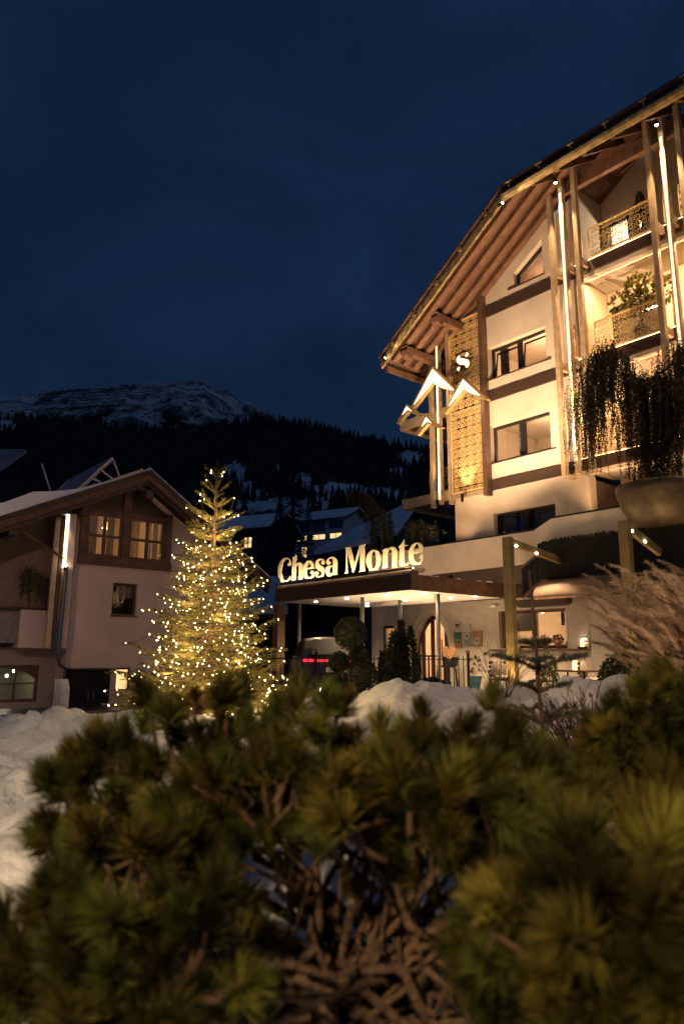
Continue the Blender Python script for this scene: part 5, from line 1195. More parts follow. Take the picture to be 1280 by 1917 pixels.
# ---- silver fir sapling
def sapling(base, top, label):
    t = thing('fir_sapling', label, 'tree', base); base = np.array(base); top = np.array(top)
    mb = MB(); mb.tube(curve(base-[0, 0, .1], top, 0, 8, .004), np.linspace(.016, .006, 8), 7); mb.build('trunk', m_twig, t)
    fol = MB(); wd = MB(); H = top[2]-base[2]
    for f_, L, n_ in ((.22, .30, 6), (.40, .28, 6), (.52, .16, 3), (.61, .24, 6), (.70, .10, 3)):
        c = base+(top-base)*f_
        for i in range(n_):
            a = 2*math.pi*i/n_+f_*9+rng.uniform(-.2, .2); e = c+np.array([math.cos(a), math.sin(a), .28])*L*rng.uniform(.8, 1.1)
            P = curve(c, e, .01, 8); wd.tube(P, np.linspace(.006, .003, 8), 5, False); shoots(fol, P[:-1], np.diff(P, axis=0), np.linalg.norm(np.diff(P, axis=0), axis=1), 34, .024, .003, 1.2, .9)
            for s in (-1, 1):
                m_ = P[4]; e2 = m_+(e-c)*.4+np.cross(e-c, [0, 0, 1])*s*.35; P2 = curve(m_, e2, 0, 5); shoots(fol, P2[:-1], np.diff(P2, axis=0), np.linalg.norm(np.diff(P2, axis=0), axis=1), 30, .022, .003, 1.2, .9)
    P = curve(base+(top-base)*.45, top, 0, 14); shoots(fol, P[:-1], np.diff(P, axis=0), np.linalg.norm(np.diff(P, axis=0), axis=1), 40, .022, .003, 1.0, .6)
    wd.build('branches', m_twig, t); fol.build('foliage', mat('fir_needles', (.105, .10, .065), .6, var=.2, attr='col', trans=.2), t)
b_ = gp(1000, 3.9); tp = at(986, 3.9, 1+3.9*(1230-1078)/CF*1.03)
sapling(b_, tp, 'young silver fir with a long leader shoot standing in front of the seating terrace')

# ---- lit fir tree with string lights
def xmas_tree():
    base = gp(402, 10.3); base[2] = -.25; H = 4.12; t = thing('fir_tree', 'tall fir tree wrapped in warm string lights in the snowy garden', 'tree', base)
    mb = MB(); mb.tube(curve(base-[0, 0, .3], base+[.02, 0, H], 0, 12, .006), np.linspace(.075, .008, 12), 9); mb.build('trunk', m_bark, t, True)
    wood = MB(); fol = MB(); bulbs = []; S_B = []; S_D = []; S_L = []; tips = []
    def tw(P, r0_, nf):
        d = np.diff(P, axis=0); S_B.extend(P[:-1]); S_D.extend(d); S_L.extend(np.linalg.norm(d, axis=1))
        wood.tube(P, np.linspace(r0_, r0_*.4, len(P)), 4, False)
    z = .30; w_i = 0
    while z < H-.12:
        f_ = z/H
        R = lerp([0, .10, .20, .32, .45, .60, .72, .80, .88, .95, 1], [1.42, 1.38, 1.24, 1.02, .82, .64, .46, .34, .25, .15, .05], f_)
        nb = 12 if f_ < .7 else 7
        if f_ > .78: nb = 5
        for i in range(nb):
            a = 2*math.pi*(i+.5*(w_i % 2))/nb+rng.uniform(-.25, .25); L = R*rng.uniform(.62, 1.12)*(1.16 if rng.random() < .12 else 1)
            up = lerp([0, .3, .6, .78, 1], [-.10, .02, .12, .55, 1.1], f_); c = base+[0, 0, z+rng.uniform(-.05, .05)]
            e = c+np.array([math.cos(a)*L, math.sin(a)*L, L*up]); kk = max(5, int(L/.11)); P = curve(c, e, -.10*L if f_ < .7 else 0, kk, .008)
            P[-2:, 2] += .03*L
            wood.tube(P, np.linspace(.016 if f_ < .7 else .009, .004, kk), 5, False)
            sk = int(kk*.28) if f_ < .75 else 1
            q = P[sk:]; S_B.extend(q[:-1]); S_D.extend(np.diff(q, axis=0)); S_L.extend(np.linalg.norm(np.diff(q, axis=0), axis=1))
            for j in range(max(1, sk), kk-1):
                for s in (-1, 1):
                    if f_ > .76 and rng.random() < .72: continue
                    ll = (L*.42*(1-(j/kk)*.75)+.06)*rng.uniform(.7, 1.1); d = unit(P[j+1]-P[j]); sd = unit(np.cross(d, [0, 0, 1.]))*s
                    e2 = P[j]+(d*.75+sd*.75+np.array([0, 0, -.12 if f_ < .75 else .2]))*ll; P2 = curve(P[j], e2, 0, max(3, int(ll/.07)), .006); tw(P2, .004, 1)
                    if rng.random() < .55: tips.append(P2[rng.integers(1, len(P2))])
            tips.append(P[-1]); tips.append(P[int(kk*.6)])
        z += lerp([0, .6, .78, 1], [.165, .18, .24, .22], f_); w_i += 1
    S_B = np.array(S_B); S_D = np.array(S_D); S_L = np.array(S_L)
    c = rng.uniform(.6, 1.2, (len(S_B), 1))*np.array([[1.0, 1., 1.]])
    shoots(fol, S_B, S_D, S_L, 26, .040, .0052, 1.0, .55, c, 0.)
    tipP = base+np.array([0.02, 0, H]); P = curve(base+[0, 0, H*.82], tipP, 0, 10); shoots(fol, P[:-1], np.diff(P, axis=0), np.full(9, .09), 14, .022, .004, .8, .4)
    wood.build('branches', m_bark, t); fol.build('needles', m_spruce, t)
    # string of lights: its own thing, hung on the tree
    sl2 = thing('string_lights', 'warm white string lights wound around the tall fir tree', 'lights', base)
    tips = np.array(tips); tips = tips[rng.permutation(len(tips))]
    cand = tips[(tips[:, 2] > base[2]+.05) & (rng.random(len(tips)) < np.where(tips[:, 2] > base[2]+H*.72, .35, 1.))]
    sel = []
    for p in cand:
        if all((p-q)@(p-q) > .062**2 for q in sel[-400:]): sel.append(p)
        if len(sel) >= 900: break
    sel = np.array(sel); sel = sel+unit((sel-base)*[1, 1, 0])*.02+[0, 0, -.012]
    m_bulb = mat('warm_bulb', (1, .9, .7), .5, emit=(1, .66, .30), estr=34)
    s_ = MB(); s_.sphere((0, 0, 0), .0072, 7, 5); me = s_.mesh('bulb', m_bulb)
    view = (sel-base)@(-FW); order = np.argsort(-view)
    for i in order[:300]:
        o = bpy.data.objects.new('bulb', me); COL.objects.link(o); o.parent = sl2; o.location = Vector(sel[i]-base); o.scale = (rng.uniform(.65, 1.25),)*3
    rest_ = MB()
    for i in order[300:]: rest_.sphere(sel[i], .0072*rng.uniform(.65, 1.25), 6, 4)
    o = rest_.build('bulbs', m_bulb, sl2); o['kind'] = 'stuff'
    for i in range(26):                                   # the summed glow of the bulbs inside the branches
        f_ = (i+.5)/26; a = i*2.4; zz = H*(.05+.80*f_**1.15); R = .62*(1-f_)+.10
        lamp('POINT', base+[R*math.cos(a), R*math.sin(a), zz], 36*(1-f_)+10, (1, .66, .27), sl2, .12)
    # cable: winds from bulb to bulb, bottom to top
    ang = np.arctan2(sel[:, 1]-base[1], sel[:, 0]-base[0]); key = sel[:, 2]*7+ang/(2*math.pi); od = np.argsort(np.round(sel[:, 2]/.20)*100+ang)
    wr = MB()
    for a, b in zip(od, od[1:]):
        if np.linalg.norm(sel[a]-sel[b]) < .45: wr.tube(curve(sel[a], sel[b], -.03, 4), .0035, 4, False)
    o = wr.build('cable', m_black, sl2); o['kind'] = 'stuff'
xmas_tree()

# ---- weeping conifers
def strand_tree(name, label, groups, trunk_pts, yp, m, leaf, parent_loc, spread=.35, step=.028, branches=()):
    t = thing(name, label, 'tree', parent_loc); mb = MB(); wd = MB()
    for pts_, r in ((trunk_pts, .07),)+tuple(branches):
        P = np.array([on(1, yp, *q) for q in pts_]); P[1:, 1] += rng.normal(0, spread*.3, len(P)-1); wd.tube(P, np.linspace(r, r*.4, len(P)), 7)
    C = []; K = []
    for (u0, u1, vt0, vt1, vb0, vb1, n_) in groups:
        for _ in range(n_):
            f_ = rng.random(); u = u0+(u1-u0)*f_; a = on(1, yp, u, vt0+(vt1-vt0)*f_+rng.uniform(-8, 8)); b = on(1, yp, u+rng.uniform(-3, 3), rng.uniform(vb0, vb1))
            dy = rng.normal(0, spread); n2 = max(4, int((a[2]-b[2])/step)); tt = np.linspace(0, 1, n2)
            P = a[None]*(1-tt[:, None])+b[None]*tt[:, None]; P[:, 1] += dy; P[:, 0] += .03*np.sin(tt*7+rng.uniform(0, 6)); P += rng.normal(0, .012, P.shape)
            wd.tube(P[::max(1, n2//8)], .005, 3, False); C.append(P); K.append(np.full((n2, 3), rng.uniform(.5, 1.25)))
    C = np.vstack(C); K = np.vstack(K); C2 = np.vstack([C, C+rng.normal(0, .012, C.shape)]); V, F, c = leaf_quads(C2, leaf, -.6, .5, np.vstack([K, K])); mb.add(V, F, c)
    wd.build('trunk', m_twig, t); mb.build('foliage', m, t); return t
bx = on(1, -1.9, 1167, 945)[0]; BR = 1.05
bowl = thing('planter_bowl', 'huge bronze planter bowl with snow on the terrace edge', 'planter', (bx+BR, -1.95, 4.0))
mb = MB(); mb.lathe((bx+BR, -1.95, 4.02), [(.0, 0), (.55, 0), (.78, .14), (.95, .40), (BR, .72), (BR+.02, .92), (BR-.03, .92), (BR-.06, .80), (0, .76)], 40); mb.build('bowl', mat('bronze', (.15, .105, .05), .5, metal=.3, var=.15), bowl, True)
mb = MB()
for _ in range(26): a = rng.uniform(0, 6.3); r = rng.uniform(0, .75); mb.sphere((bx+BR+r*math.cos(a), -1.95+r*math.sin(a), 4.80), rng.uniform(.10, .22), 8, 5, (1, 1, .5))
o = mb.build('snow_fill', m_vsnow, bowl, True)
strand_tree('weeping_larch', 'tall weeping conifer with dark hanging curtains of foliage in the bronze bowl',
            [(1078, 1128, 745, 655, 790, 890, 85), (1090, 1165, 690, 640, 730, 800, 95), (1135, 1180, 645, 672, 690, 760, 60), (1160, 1190, 690, 712, 740, 900, 50), (1185, 1262, 706, 716, 850, 935, 135), (1195, 1250, 700, 705, 760, 930, 60),
             (1236, 1275, 700, 655, 735, 830, 60), (1262, 1310, 652, 650, 760, 930, 80), (1105, 1165, 780, 775, 800, 850, 12)],
            [(1215, 940), (1216, 850), (1205, 760), (1185, 700)], -1.95, m_dkleaf, .046, (bx+BR, -1.95, 4.8), .30, .030,
            (([(1200, 735), (1180, 690), (1150, 650), (1115, 665), (1092, 720)], .04), ([(1205, 740), (1230, 712), (1256, 690), (1272, 655), (1310, 650)], .04), ([(1200, 735), (1160, 712), (1120, 720)], .03)))
strand_tree('weeping_spruce', 'leaning weeping spruce with a drooping tip rising behind the letter sign', [(648, 672, 915, 925, 925, 950, 16), (668, 700, 918, 938, 945, 985, 24), (692, 725, 930, 960, 970, 1020, 26), (690, 735, 975, 980, 1000, 1040, 34), (700, 730, 940, 965, 960, 1010, 20)],
            [(715, 1045), (716, 990), (712, 960), (698, 936), (672, 920), (648, 915)], -.6, m_leaf, .075, tuple(on(1, -.6, 715, 1045)), .16, .05)
strand_tree('terrace_shrub', 'rounded drooping shrub on the terrace behind the letter sign', [(760, 800, 985, 975, 990, 1020, 40), (790, 820, 978, 990, 995, 1015, 24)], [(790, 1025), (790, 985)], -.9, m_leaf, .07, tuple(on(1, -.9, 790, 1020)), .2, .05)
def strand_x(label, groups, trunk, xp, loc):
    t = thing('weeping_shrub', label, 'shrub', loc); C = []; K = []; wd = MB(); wd.tube([on(0, xp, *q) for q in trunk], .03, 6)
    for (u0, u1, vt0, vt1, vb0, vb1, n_) in groups:
        for _ in range(n_):
            f_ = rng.random(); u = u0+(u1-u0)*f_; a = on(0, xp, u, vt0+(vt1-vt0)*f_+rng.uniform(-3, 3)); b = on(0, xp, u, rng.uniform(vb0, vb1)); n2 = max(4, int((a[2]-b[2])/.05)); tt = np.linspace(0, 1, n2)[:, None]
            P = a*(1-tt)+b*tt; P[:, 0] += rng.normal(0, .18); C.append(P+rng.normal(0, .02, P.shape)); K.append(np.full((n2, 3), rng.uniform(.5, 1.3)))
    V, F, c = leaf_quads(np.vstack(C), .09, -.6, .5, np.vstack(K)); mb = MB(); mb.add(V, F, c); wd.build('trunk', m_twig, t); mb.build('foliage', m_leaf, t)
pp = on(0, BX+.3, 54, 1141)
strand_x('small weeping standard shrub on the chalet balcony', [(36, 58, 1075, 1062, 1090, 1120, 34), (54, 80, 1062, 1075, 1090, 1130, 40)], [(54, 1141), (54, 1100), (57, 1066)], BX+.3, tuple(pp))

# ---- plume grass
def plume_grass(base, label):
    t = thing('plume_grass', label, 'grass clump', base); st_ = MB(); pl_ = MB(); bl = MB(); base = np.array(base)
    for i in range(120):
        lean = -RT*rng.uniform(-.30, .80)+FW*rng.normal(0, .30); h = rng.uniform(.85, 1.60); k = 16; tt = np.linspace(0, 1, k)[:, None]
        b = base+RT*rng.normal(0, .18)+FW*rng.normal(0, .18); P = b+np.array([[0, 0, 1.]])*h*(1.18*tt-.26*tt**4)+lean[None]*(tt**2.4)*.75
        st_.tube(P, np.linspace(.006, .002, k), 4, False)
        q = P[9:]; d = np.diff(q, axis=0); n2 = 46; kk = len(d); tq = np.repeat(np.linspace(1, .45, kk), n2)[:, None]
        B = np.repeat(q[:-1], n2, 0)+np.repeat(d, n2, 0)*rng.random((kk*n2, 1)); Dd = unit(np.repeat(unit(d), n2, 0)+rng.normal(0, .24, (kk*n2, 3))+np.array([[0, 0, -.16]]))
        L = rng.uniform(.06, .13, (kk*n2, 1))*tq; sd = unit(np.cross(Dd, rng.normal(size=Dd.shape)))*.004
        V = np.stack([B-sd, B+sd, B+Dd*L], 1).reshape(-1, 3); j = np.arange(kk*n2)*3; pl_.add(V, np.stack([j, j+1, j+2], 1), np.full((len(V), 3), rng.uniform(.65, 1.2)))
    for i in range(330):
        b = base+RT*rng.normal(0, .20)+FW*rng.normal(0, .20); lean = RT*rng.normal(-.05, .30)+FW*rng.normal(0, .3); h = rng.uniform(.4, .9); tt = np.linspace(0, 1, 6)[:, None]
        P = b+np.array([[0, 0, 1.]])*h*(1.3*tt-.6*tt**2.6)+lean[None]*tt**1.8*.7; s = unit(np.cross(lean+[0, 0, .01], [0, 0, 1.]))*.006*(1-tt*.9)
        V = np.vstack([P-s, P+s]); bl.add(V, [(j, j+1, 7+j, 6+j) for j in range(5)], np.full((12, 3), rng.uniform(.25, .6)))
    st_.build('stems', m_twig, t); pl_.build('plumes', m_plume, t); bl.build('blades', m_plume, t)
g_ = gp(1262, 6.0); plume_grass(g_, 'tall dry plume grass bending over in front of the hotel terrace')
g2 = gp(1350, 5.2); plume_grass(g2, 'second dry plume grass clump rising behind the shaded pine bush')

# ---- bare twiggy shrub with a few rust leaves
def twig_shrub(base, label, n_, h, spread, leaves, m_l=m_redleaf):
    t = thing('twig_shrub', label, 'shrub', base); mb = MB(); lf = []; base = np.array(base)
    for i in range(n_):
        a = rng.uniform(0, 6.3); r = rng.random()**.5*spread; e = base+np.array([math.cos(a)*r, math.sin(a)*r, h*rng.uniform(.6, 1.1)*(1-.35*(r/spread)**2)])
        b = base+np.array([math.cos(a), math.sin(a), 0])*r*.25; P = curve(b, e, .03, 6, .015); mb.tube(P, np.linspace(.006, .0025, 6), 4, False)
        for j in (2, 3, 4):
            e2 = P[j]+unit(rng.normal(size=3)+[0, 0, .8])*rng.uniform(.08, .22); mb.tube(curve(P[j], e2, 0, 3, .006), .0022, 3, False); lf.append(e2); lf.append(P[j])
    mb.build('twigs', mat('red_brown_twig', (.09, .035, .02), .8, var=.3), t)
    lf = np.array(lf); lf = lf[rng.permutation(len(lf))[:leaves]]; V, F, c = leaf_quads(lf, .035, 0, .6); mb = MB(); mb.add(V, F, c); mb.build('leaves', m_l, t)
s1 = gp(1075, 5.2); twig_shrub(s1, 'bare red-brown twig shrub with few rust leaves beside the fir sapling', 95, .62, .55, 120)
s2 = gp(1150, 4.0); twig_shrub(s2, 'low dense twig shrub with rust leaves before the dry plume grass', 80, .50, .42, 160)
s3 = gp(925, 12.0); twig_shrub(s3, 'sparse leafless twig shrub in the snow by the lit pergola post', 30, 1.0, .55, 4)

# ================================================================ smaller things by the entrance and on the hotel
def leaf_ball(mb, c, r, n_, size, sq=(1, 1, 1), up=.2):
    d = unit(rng.normal(size=(n_, 3))); q = np.array(c)+d*np.array(sq)*r*rng.uniform(.86, 1.04, (n_, 1)); k = len(q)
    e = rng.normal(size=(k, 3)); dd = unit(d+rng.normal(0, .5, (k, 3))+[0, 0, up]); x = unit(np.cross(dd, e)); s = size*rng.uniform(.7, 1.3, (k, 1))
    V = np.stack([q, q+dd*s*.5+x*s*.3, q+dd*s, q+dd*s*.5-x*s*.3], 1).reshape(-1, 3); mb.add(V, np.arange(4*k).reshape(k, 4), np.repeat(rng.uniform(.45, 1.3, (k, 1))*np.ones((1, 3)), 4, 0))
tb = gp(655, 12.2); tp_ = thing('topiary_tree', 'cloud-pruned dark topiary with several clipped foliage balls in front of the fence', 'tree', tb)
mb = MB(); core = [(657, 1187, .265), (636, 1240, .155), (672, 1228, .15), (678, 1262, .225), (631, 1284, .15)]
zc = lambda v, d: 1+d*math.tan(math.atan((958.5-v)/CF)+PIT)
wd = MB()
for (u, v, r) in core:
    c = at(u, 12.2, zc(v, 12.2)); b = MB(); leaf_ball(b, c, r, 2200, .034); b.sphere(c, r*.86, 12, 8); b.build('clipped_ball', m_dkleaf, tp_)
    wd.tube(curve(tb+[0, 0, .05], c, .0, 6, .03), .025, 6)
wd.build('trunk', m_bark, tp_)
def yew(u, d, vtop, wpx, label, nlobe=5):
    b = gp(u, d); t = thing('yew_tree', label, 'tree', b); H = zc(vtop, d)-b[2]; W = wpx/CF*d/2; mb = MB()
    for i in range(nlobe):
        a = rng.uniform(0, 6.3); o = W*.55*(0 if i == 0 else 1); h = H*(1 if i == 0 else rng.uniform(.72, .95)); n_ = 1500
        tt = rng.random(n_)**.8; r = W*.62*np.sin(np.pi*np.clip(.12+tt*.86, 0, 1))**.7*(1-tt*.55)*rng.uniform(.75, 1.1, n_); ph = rng.uniform(0, 6.3, n_)
        q = np.stack([b[0]+o*math.cos(a)+r*np.cos(ph), b[1]+o*math.sin(a)+r*np.sin(ph), b[2]+.02+tt*h], 1); V, F, c = leaf_quads(q, .085, 1.6, .28); mb.add(V, F, c)
    mb.build('foliage', m_dkleaf, t); mb = MB(); mb.tube([b-[0, 0, .1], b+[0, 0, H*.6]], .04, 6); mb.build('trunk', m_bark, t)
yew(748, 13.5, 1166, 62, 'pointed dark yew with several upright tips beside the topiary'); yew(714, 14.2, 1226, 30, 'narrow dark yew between the topiary and the pointed yew', 2)
def bush(u, d, r, h, label, m=m_leaf, n_=2600, size=.05, nm='leafy_shrub'):
    b = gp(u, d); t = thing(nm, label, 'shrub', b); mb = MB(); leaf_ball(mb, b+[0, 0, h*.45], r, n_, size, (1, 1, h*.6/r)); leaf_ball(mb, b+[0, 0, h*.4], r*.7, n_//2, size, (1, 1, h*.6/r)); mb.build('foliage', m, t)
    mb = MB()
    for i in range(6): mb.tube(curve(b-[0, 0, .05], b+[rng.normal(0, r*.4), rng.normal(0, r*.4), h*.7], 0, 4, .02), .008, 4)
    mb.build('stems', m_twig, t)
bush(800, 14.6, .33, .55, 'low glossy dark shrub at the foot of the plain iron fence', m_dkleaf)
bush(1150, 12.5, .42, .75, 'low yellow-green shrub lit by the spotlight of the pergola post', m_leaf, 2600, .06)
bush(1010, 15.5, .22, 1.05, 'slim leafy shrub with pale flowers by the terrace table', m_leaf, 900, .06)
# plaques
def plaque(u0, v0, u1, v1, label, m, nm='wall_plaque', extra=None):
    a = on(1, -.02, u0, v1); b = on(1, -.02, u1, v0); t = thing(nm, label, 'plaque', ((a[0]+b[0])/2, -.02, a[2])); mb = MB(); mb.box((a[0], -.045, a[2]), (b[0], -.012, b[2])); mb.build('board', m, t)
    if extra: extra(t, a[0], b[0], a[2], b[2])
    return t
m_wd = mat('oiled_wood', (.42, .22, .10), .6, var=.2, vscale=6, stretch=(6, 1, 1)); m_plx = mat('acrylic', (.55, .50, .44), .2, var=.05); m_gr = mat('green_enamel', (.01, .16, .08), .4); m_lg = mat('pale_grey_plate', (.45, .43, .41), .5)
def ex_green(t, x0, x1, z0, z1):
    w_, h_ = x1-x0, z1-z0
    outline_mesh('green_map', [[(x0+w_*a, z0+h_*b) for a, b in ((.05, .95), (.4, .90), (.55, .97), (.98, .90), (.9, .70), (.75, .62), (.72, .32), (.3, .30), (.25, .6), (.02, .72))]], -.055, .008, m_gr, t)
    for k_ in (.5, .42): mb = MB(); mb.box((x0+w_*.33, -.060, z0+h_*k_), (x0+w_*.66, -.056, z0+h_*(k_+.035))); mb.build('lettering', m_white, t)
def ex_grey(t, x0, x1, z0, z1):
    w_, h_ = x1-x0, z1-z0; c = (x0+w_*.5, z0+h_*.72); a = np.linspace(0, 6.28, 20, endpoint=False)
    outline_mesh('white_oval', [[(c[0]+w_*.28*math.cos(q), c[1]+h_*.20*math.sin(q)) for q in a]], -.053, .006, m_white, t); outline_mesh('green_dot', [[(c[0]+w_*.17*math.cos(q), c[1]+h_*.12*math.sin(q)) for q in a]], -.060, .006, m_gr, t)
    for k_ in (.36, .26, .10): mb = MB(); mb.box((x0+w_*.15, -.052, z0+h_*k_), (x0+w_*.85, -.046, z0+h_*(k_+.05))); mb.build('lettering', m_grey, t)
def ex_wood(t, x0, x1, z0, z1):
    w_, h_ = x1-x0, z1-z0; c = (x0+w_*.45, z0+h_*.36); a = np.linspace(0, 6.28, 20, endpoint=False)
    outline_mesh('white_oval', [[(c[0]+w_*.36*math.cos(q), c[1]+h_*.24*math.sin(q)) for q in a]], -.053, .006, m_plx, t)
    for k_ in (.42, .36, .30): mb = MB(); mb.box((x0+w_*.22, -.060, z0+h_*k_), (x0+w_*.68, -.054, z0+h_*(k_+.03))); mb.build('lettering', m_grey, t)
def ex_fly(t, x0, x1, z0, z1):
    w_, h_ = x1-x0, z1-z0
    outline_mesh('butterfly', [[(x0+w_*a, z0+h_*b) for a, b in ((.15, .75), (.5, .62), (.85, .75), (.75, .45), (.7, .25), (.55, .3), (.5, .45), (.45, .3), (.3, .25), (.25, .45))]], -.053, .006, m_dkwood, t)
plaque(851, 1183, 864, 1213, 'pale plaque with a green map shape beside the entrance arch', m_wd, extra=ex_green)
plaque(868, 1183, 882, 1211, 'pale grey certificate plaque with a round green seal', m_lg, extra=ex_grey)
plaque(886, 1181, 902, 1211, 'rounded wooden board plaque with a pale oval label', m_wd, extra=ex_wood)
plaque(851, 1163, 863, 1179, 'clear plaque with a small dark butterfly above the green map plaque', m_plx, extra=ex_fly)
plaque(867, 1168, 881, 1179, 'small clear empty acrylic plaque above the certificate', m_plx)
# security camera
p = on(1, -.5, 925, 1133); cc_ = thing('security_camera', 'white bullet security camera fixed to the dark timber beam', 'camera', p)
mb = MB(); mb.tube([p-[.16, 0, .02], p+[.14, -.06, 0]], [.055, .06], 10); mb.build('housing', m_white, cc_); mb = MB(); mb.tube([p+[.12, .0, .02], p+[.22, .1, .03], p+[.22, .14, .2]], .022, 6); mb.build('bracket', m_white, cc_)
mb = MB(); mb.tube([p-[.163, 0, .02], p-[.17, 0, .02]], .04, 10); mb.build('lens', m_black, cc_)
# lanterns
def lantern(u0, u1, v0, label):
    a = on(2, .02, (u0+u1)/2, 1289); s = np.linalg.norm(a[:2]-CAM[:2]); w_ = (u1-u0)/CF*s*.72; h = zc(v0, s); t = thing('wooden_lantern', label, 'lantern', a); x, y = a[0], a[1]
    mb = MB(); mb.box((x-w_/2, y, .02), (x+w_/2, y+w_, .02+h*.52)); mb.build('base_box', m_mdwood, t)
    for sx in (-1, 1):
        for sy in (0, 1): mb = MB(); mb.box((x+sx*w_/2-(.05 if sx > 0 else 0), y+sy*(w_-.05), .021+h*.52), (x+sx*w_/2+(.05 if sx < 0 else 0), y+sy*(w_-.05)+.05, h*.92)); mb.build('corner_post', m_mdwood, t)
    mb = MB(); mb.box((x-w_/2-.02, y-.02, h*.921), (x+w_/2+.02, y+w_+.02, h)); mb.build('lid', m_mdwood, t)
    mb = MB(); mb.lathe((x, y+w_/2, .022+h*.52), [(.0, 0), (.05, 0), (.05, h*.16), (0, h*.17)], 10); mb.build('candle', m_wax, t)
    lamp('POINT', (x, y+w_/2, h*.80), 3.0, (1, .55, .22), t, .03)
lantern(847, 868, 1222, 'large wooden floor lantern with burning candle below the plaques'); lantern(867, 881, 1240, 'smaller wooden floor lantern with candle beside the large one')
# high table with a heart-backed stool
a = on(2, .02, 794, 1289); t = thing('bar_table', 'black high table with planter box in front of the entrance arch', 'table', a)
mb = MB(); mb.box((a[0]-.5, a[1]-.3, 1.02), (a[0]+.5, a[1]+.3, 1.07)); mb.build('table_top', m_black, t)
for sx in (-1, 1):
    for sy in (-1, 1): mb = MB(); mb.box((a[0]+sx*.46-.02, a[1]+sy*.26-.02, .02), (a[0]+sx*.46+.02, a[1]+sy*.26+.02, 1.019)); mb.build('leg', m_black, t)
a = on(2, .02, 836, 1292); t = thing('bar_stool', 'tall dark stool with a wooden heart-shaped backrest', 'stool', a)
mb = MB(); mb.box((a[0]-.24, a[1]-.2, .70), (a[0]+.24, a[1]+.2, .76)); mb.build('seat', m_black, t)
for sx in (-1, 1):
    for sy in (-1, 1): mb = MB(); mb.beam((a[0]+sx*.26, a[1]+sy*.22, .02), (a[0]+sx*.21, a[1]+sy*.17, .70), .035, .035, (0, 1, 0)); mb.build('leg', m_black, t)
mb = MB(); mb.box((a[0]-.30, a[1]+.16, .76), (a[0]+.30, a[1]+.20, 1.02)); mb.build('back_panel', m_black, t)
an = np.linspace(0, 2*math.pi, 28, endpoint=False); outline_mesh('heart_backrest', [[(a[0]+.018*16*math.sin(q)**3, 1.16+.016*(13*math.cos(q)-5*math.cos(2*q)-2*math.cos(3*q)-math.cos(4*q))) for q in an]], a[1]+.15, .03, m_wd, t)
def pot(c, r, h, m, label, plant, ph, pr, nm='potted_plant', mp=m_leaf, n_=700, leaf=.05):
    c = np.array(c, float); t = thing(nm, label, 'potted plant', c); mb = MB(); mb.lathe(c, [(0, 0), (r*.72, 0), (r, h*.92), (r*1.07, h*.92), (r*1.07, h), (r*.9, h), (r*.88, h*.85), (0, h*.85)], 18); mb.build('pot', m, t)
    b = c+[0, 0, h*.85]; mb = MB(); mb.tube([b, b+[0, 0, ph*.85]], .012, 5); mb.build('stem', m_twig, t); mb = MB()
    if plant == 'cone':
        tt = rng.random(n_); rr = pr*(1-tt)**.8*rng.uniform(.5, 1.05, n_)+.01; f_ = rng.uniform(0, 6.3, n_); q = np.stack([b[0]+rr*np.cos(f_), b[1]+rr*np.sin(f_), b[2]+ph*(.12+.84*tt)], 1); V, F, cl = leaf_quads(q, leaf, 1.2, .3); mb.add(V, F, cl)
    elif plant == 'pine':
        k = 46; d = unit(rng.normal(size=(k, 3))+[0, 0, .5]); q = b+[0, 0, ph*.55]+d*np.array([pr, pr, ph*.42])*rng.uniform(.4, 1, (k, 1)); shoots(mb, q, d, .08, 60, .075, .006)
    else: leaf_ball(mb, b+[0, 0, ph*.6], pr, n_, leaf, (1, 1, ph*.45/pr)); leaf_ball(mb, b+[0, 0, ph*.5], pr*.6, n_//2, leaf)
    mb.build('foliage', mp, t); return t
a = on(2, .02, 893, 1291); pot(a, .30, .42, m_blue, 'small pine in a blue glazed pot below the wooden plaque', 'pine', .75, .30, mp=m_needle)
SH = 1.262
def sh(u, v=1214): q = on(1, -.13, u, v); q[2] = SH; return q
pot(sh(966), .14, .26, m_white, 'little conifer in a white pot on the window shelf', 'cone', .75, .16, n_=500)
pot(sh(1111), .15, .28, m_grey, 'little conifer in a dark grey pot on the window shelf', 'cone', .55, .13)
q = on(1, -.28, 1138, 1199); pot((5.58, .12, 1.26), .10, .2, m_gr, 'leafy plant in a green pot inside the wall niche', 'ball', .42, .16, n_=300)
for u, m_, lb in ((1020, mat('pink_petals', (.5, .22, .22), .7, attr='col'), 'pot of pale pink flowers on the window shelf'), (1045, m_redleaf, 'pot of small red flowers on the window shelf'), (1000, m_white, 'pot of white flowers on the window shelf')):
    pot(sh(u), .10, .12, m_dkwood, lb, 'ball', .26, .13, mp=m_, n_=220, leaf=.05)
q = sh(1090); t = thing('glass_lantern', 'round glass lantern with a burning candle on the window shelf', 'lantern', q)
mb = MB(); mb.lathe(q, [(0, 0), (.13, 0), (.15, .05), (.0, .05)], 18); mb.build('base', m_black, t); mb = MB(); mb.lathe(q, [(.13, .05), (.18, .14), (.175, .26), (.14, .33)], 20); mb.build('globe', m_glass, t, True)
mb = MB(); mb.lathe(q, [(.142, .325), (.15, .33), (.142, .335)], 20); mb.build('rim', m_black, t)
mb = MB(); mb.lathe(q+[0, 0, .051], [(0, 0), (.05, 0), (.05, .12), (0, .125)], 12); c_ = mb.build('candle', m_wax, t); mb = MB(); mb.sphere(q+[0, 0, .21], .022, 8, 6, (1, 1, 1.8)); mb.build('flame', m_ledw, c_)
lamp('POINT', q+[0, -.0, .23], 2.5, (1, .55, .22), t, .02)
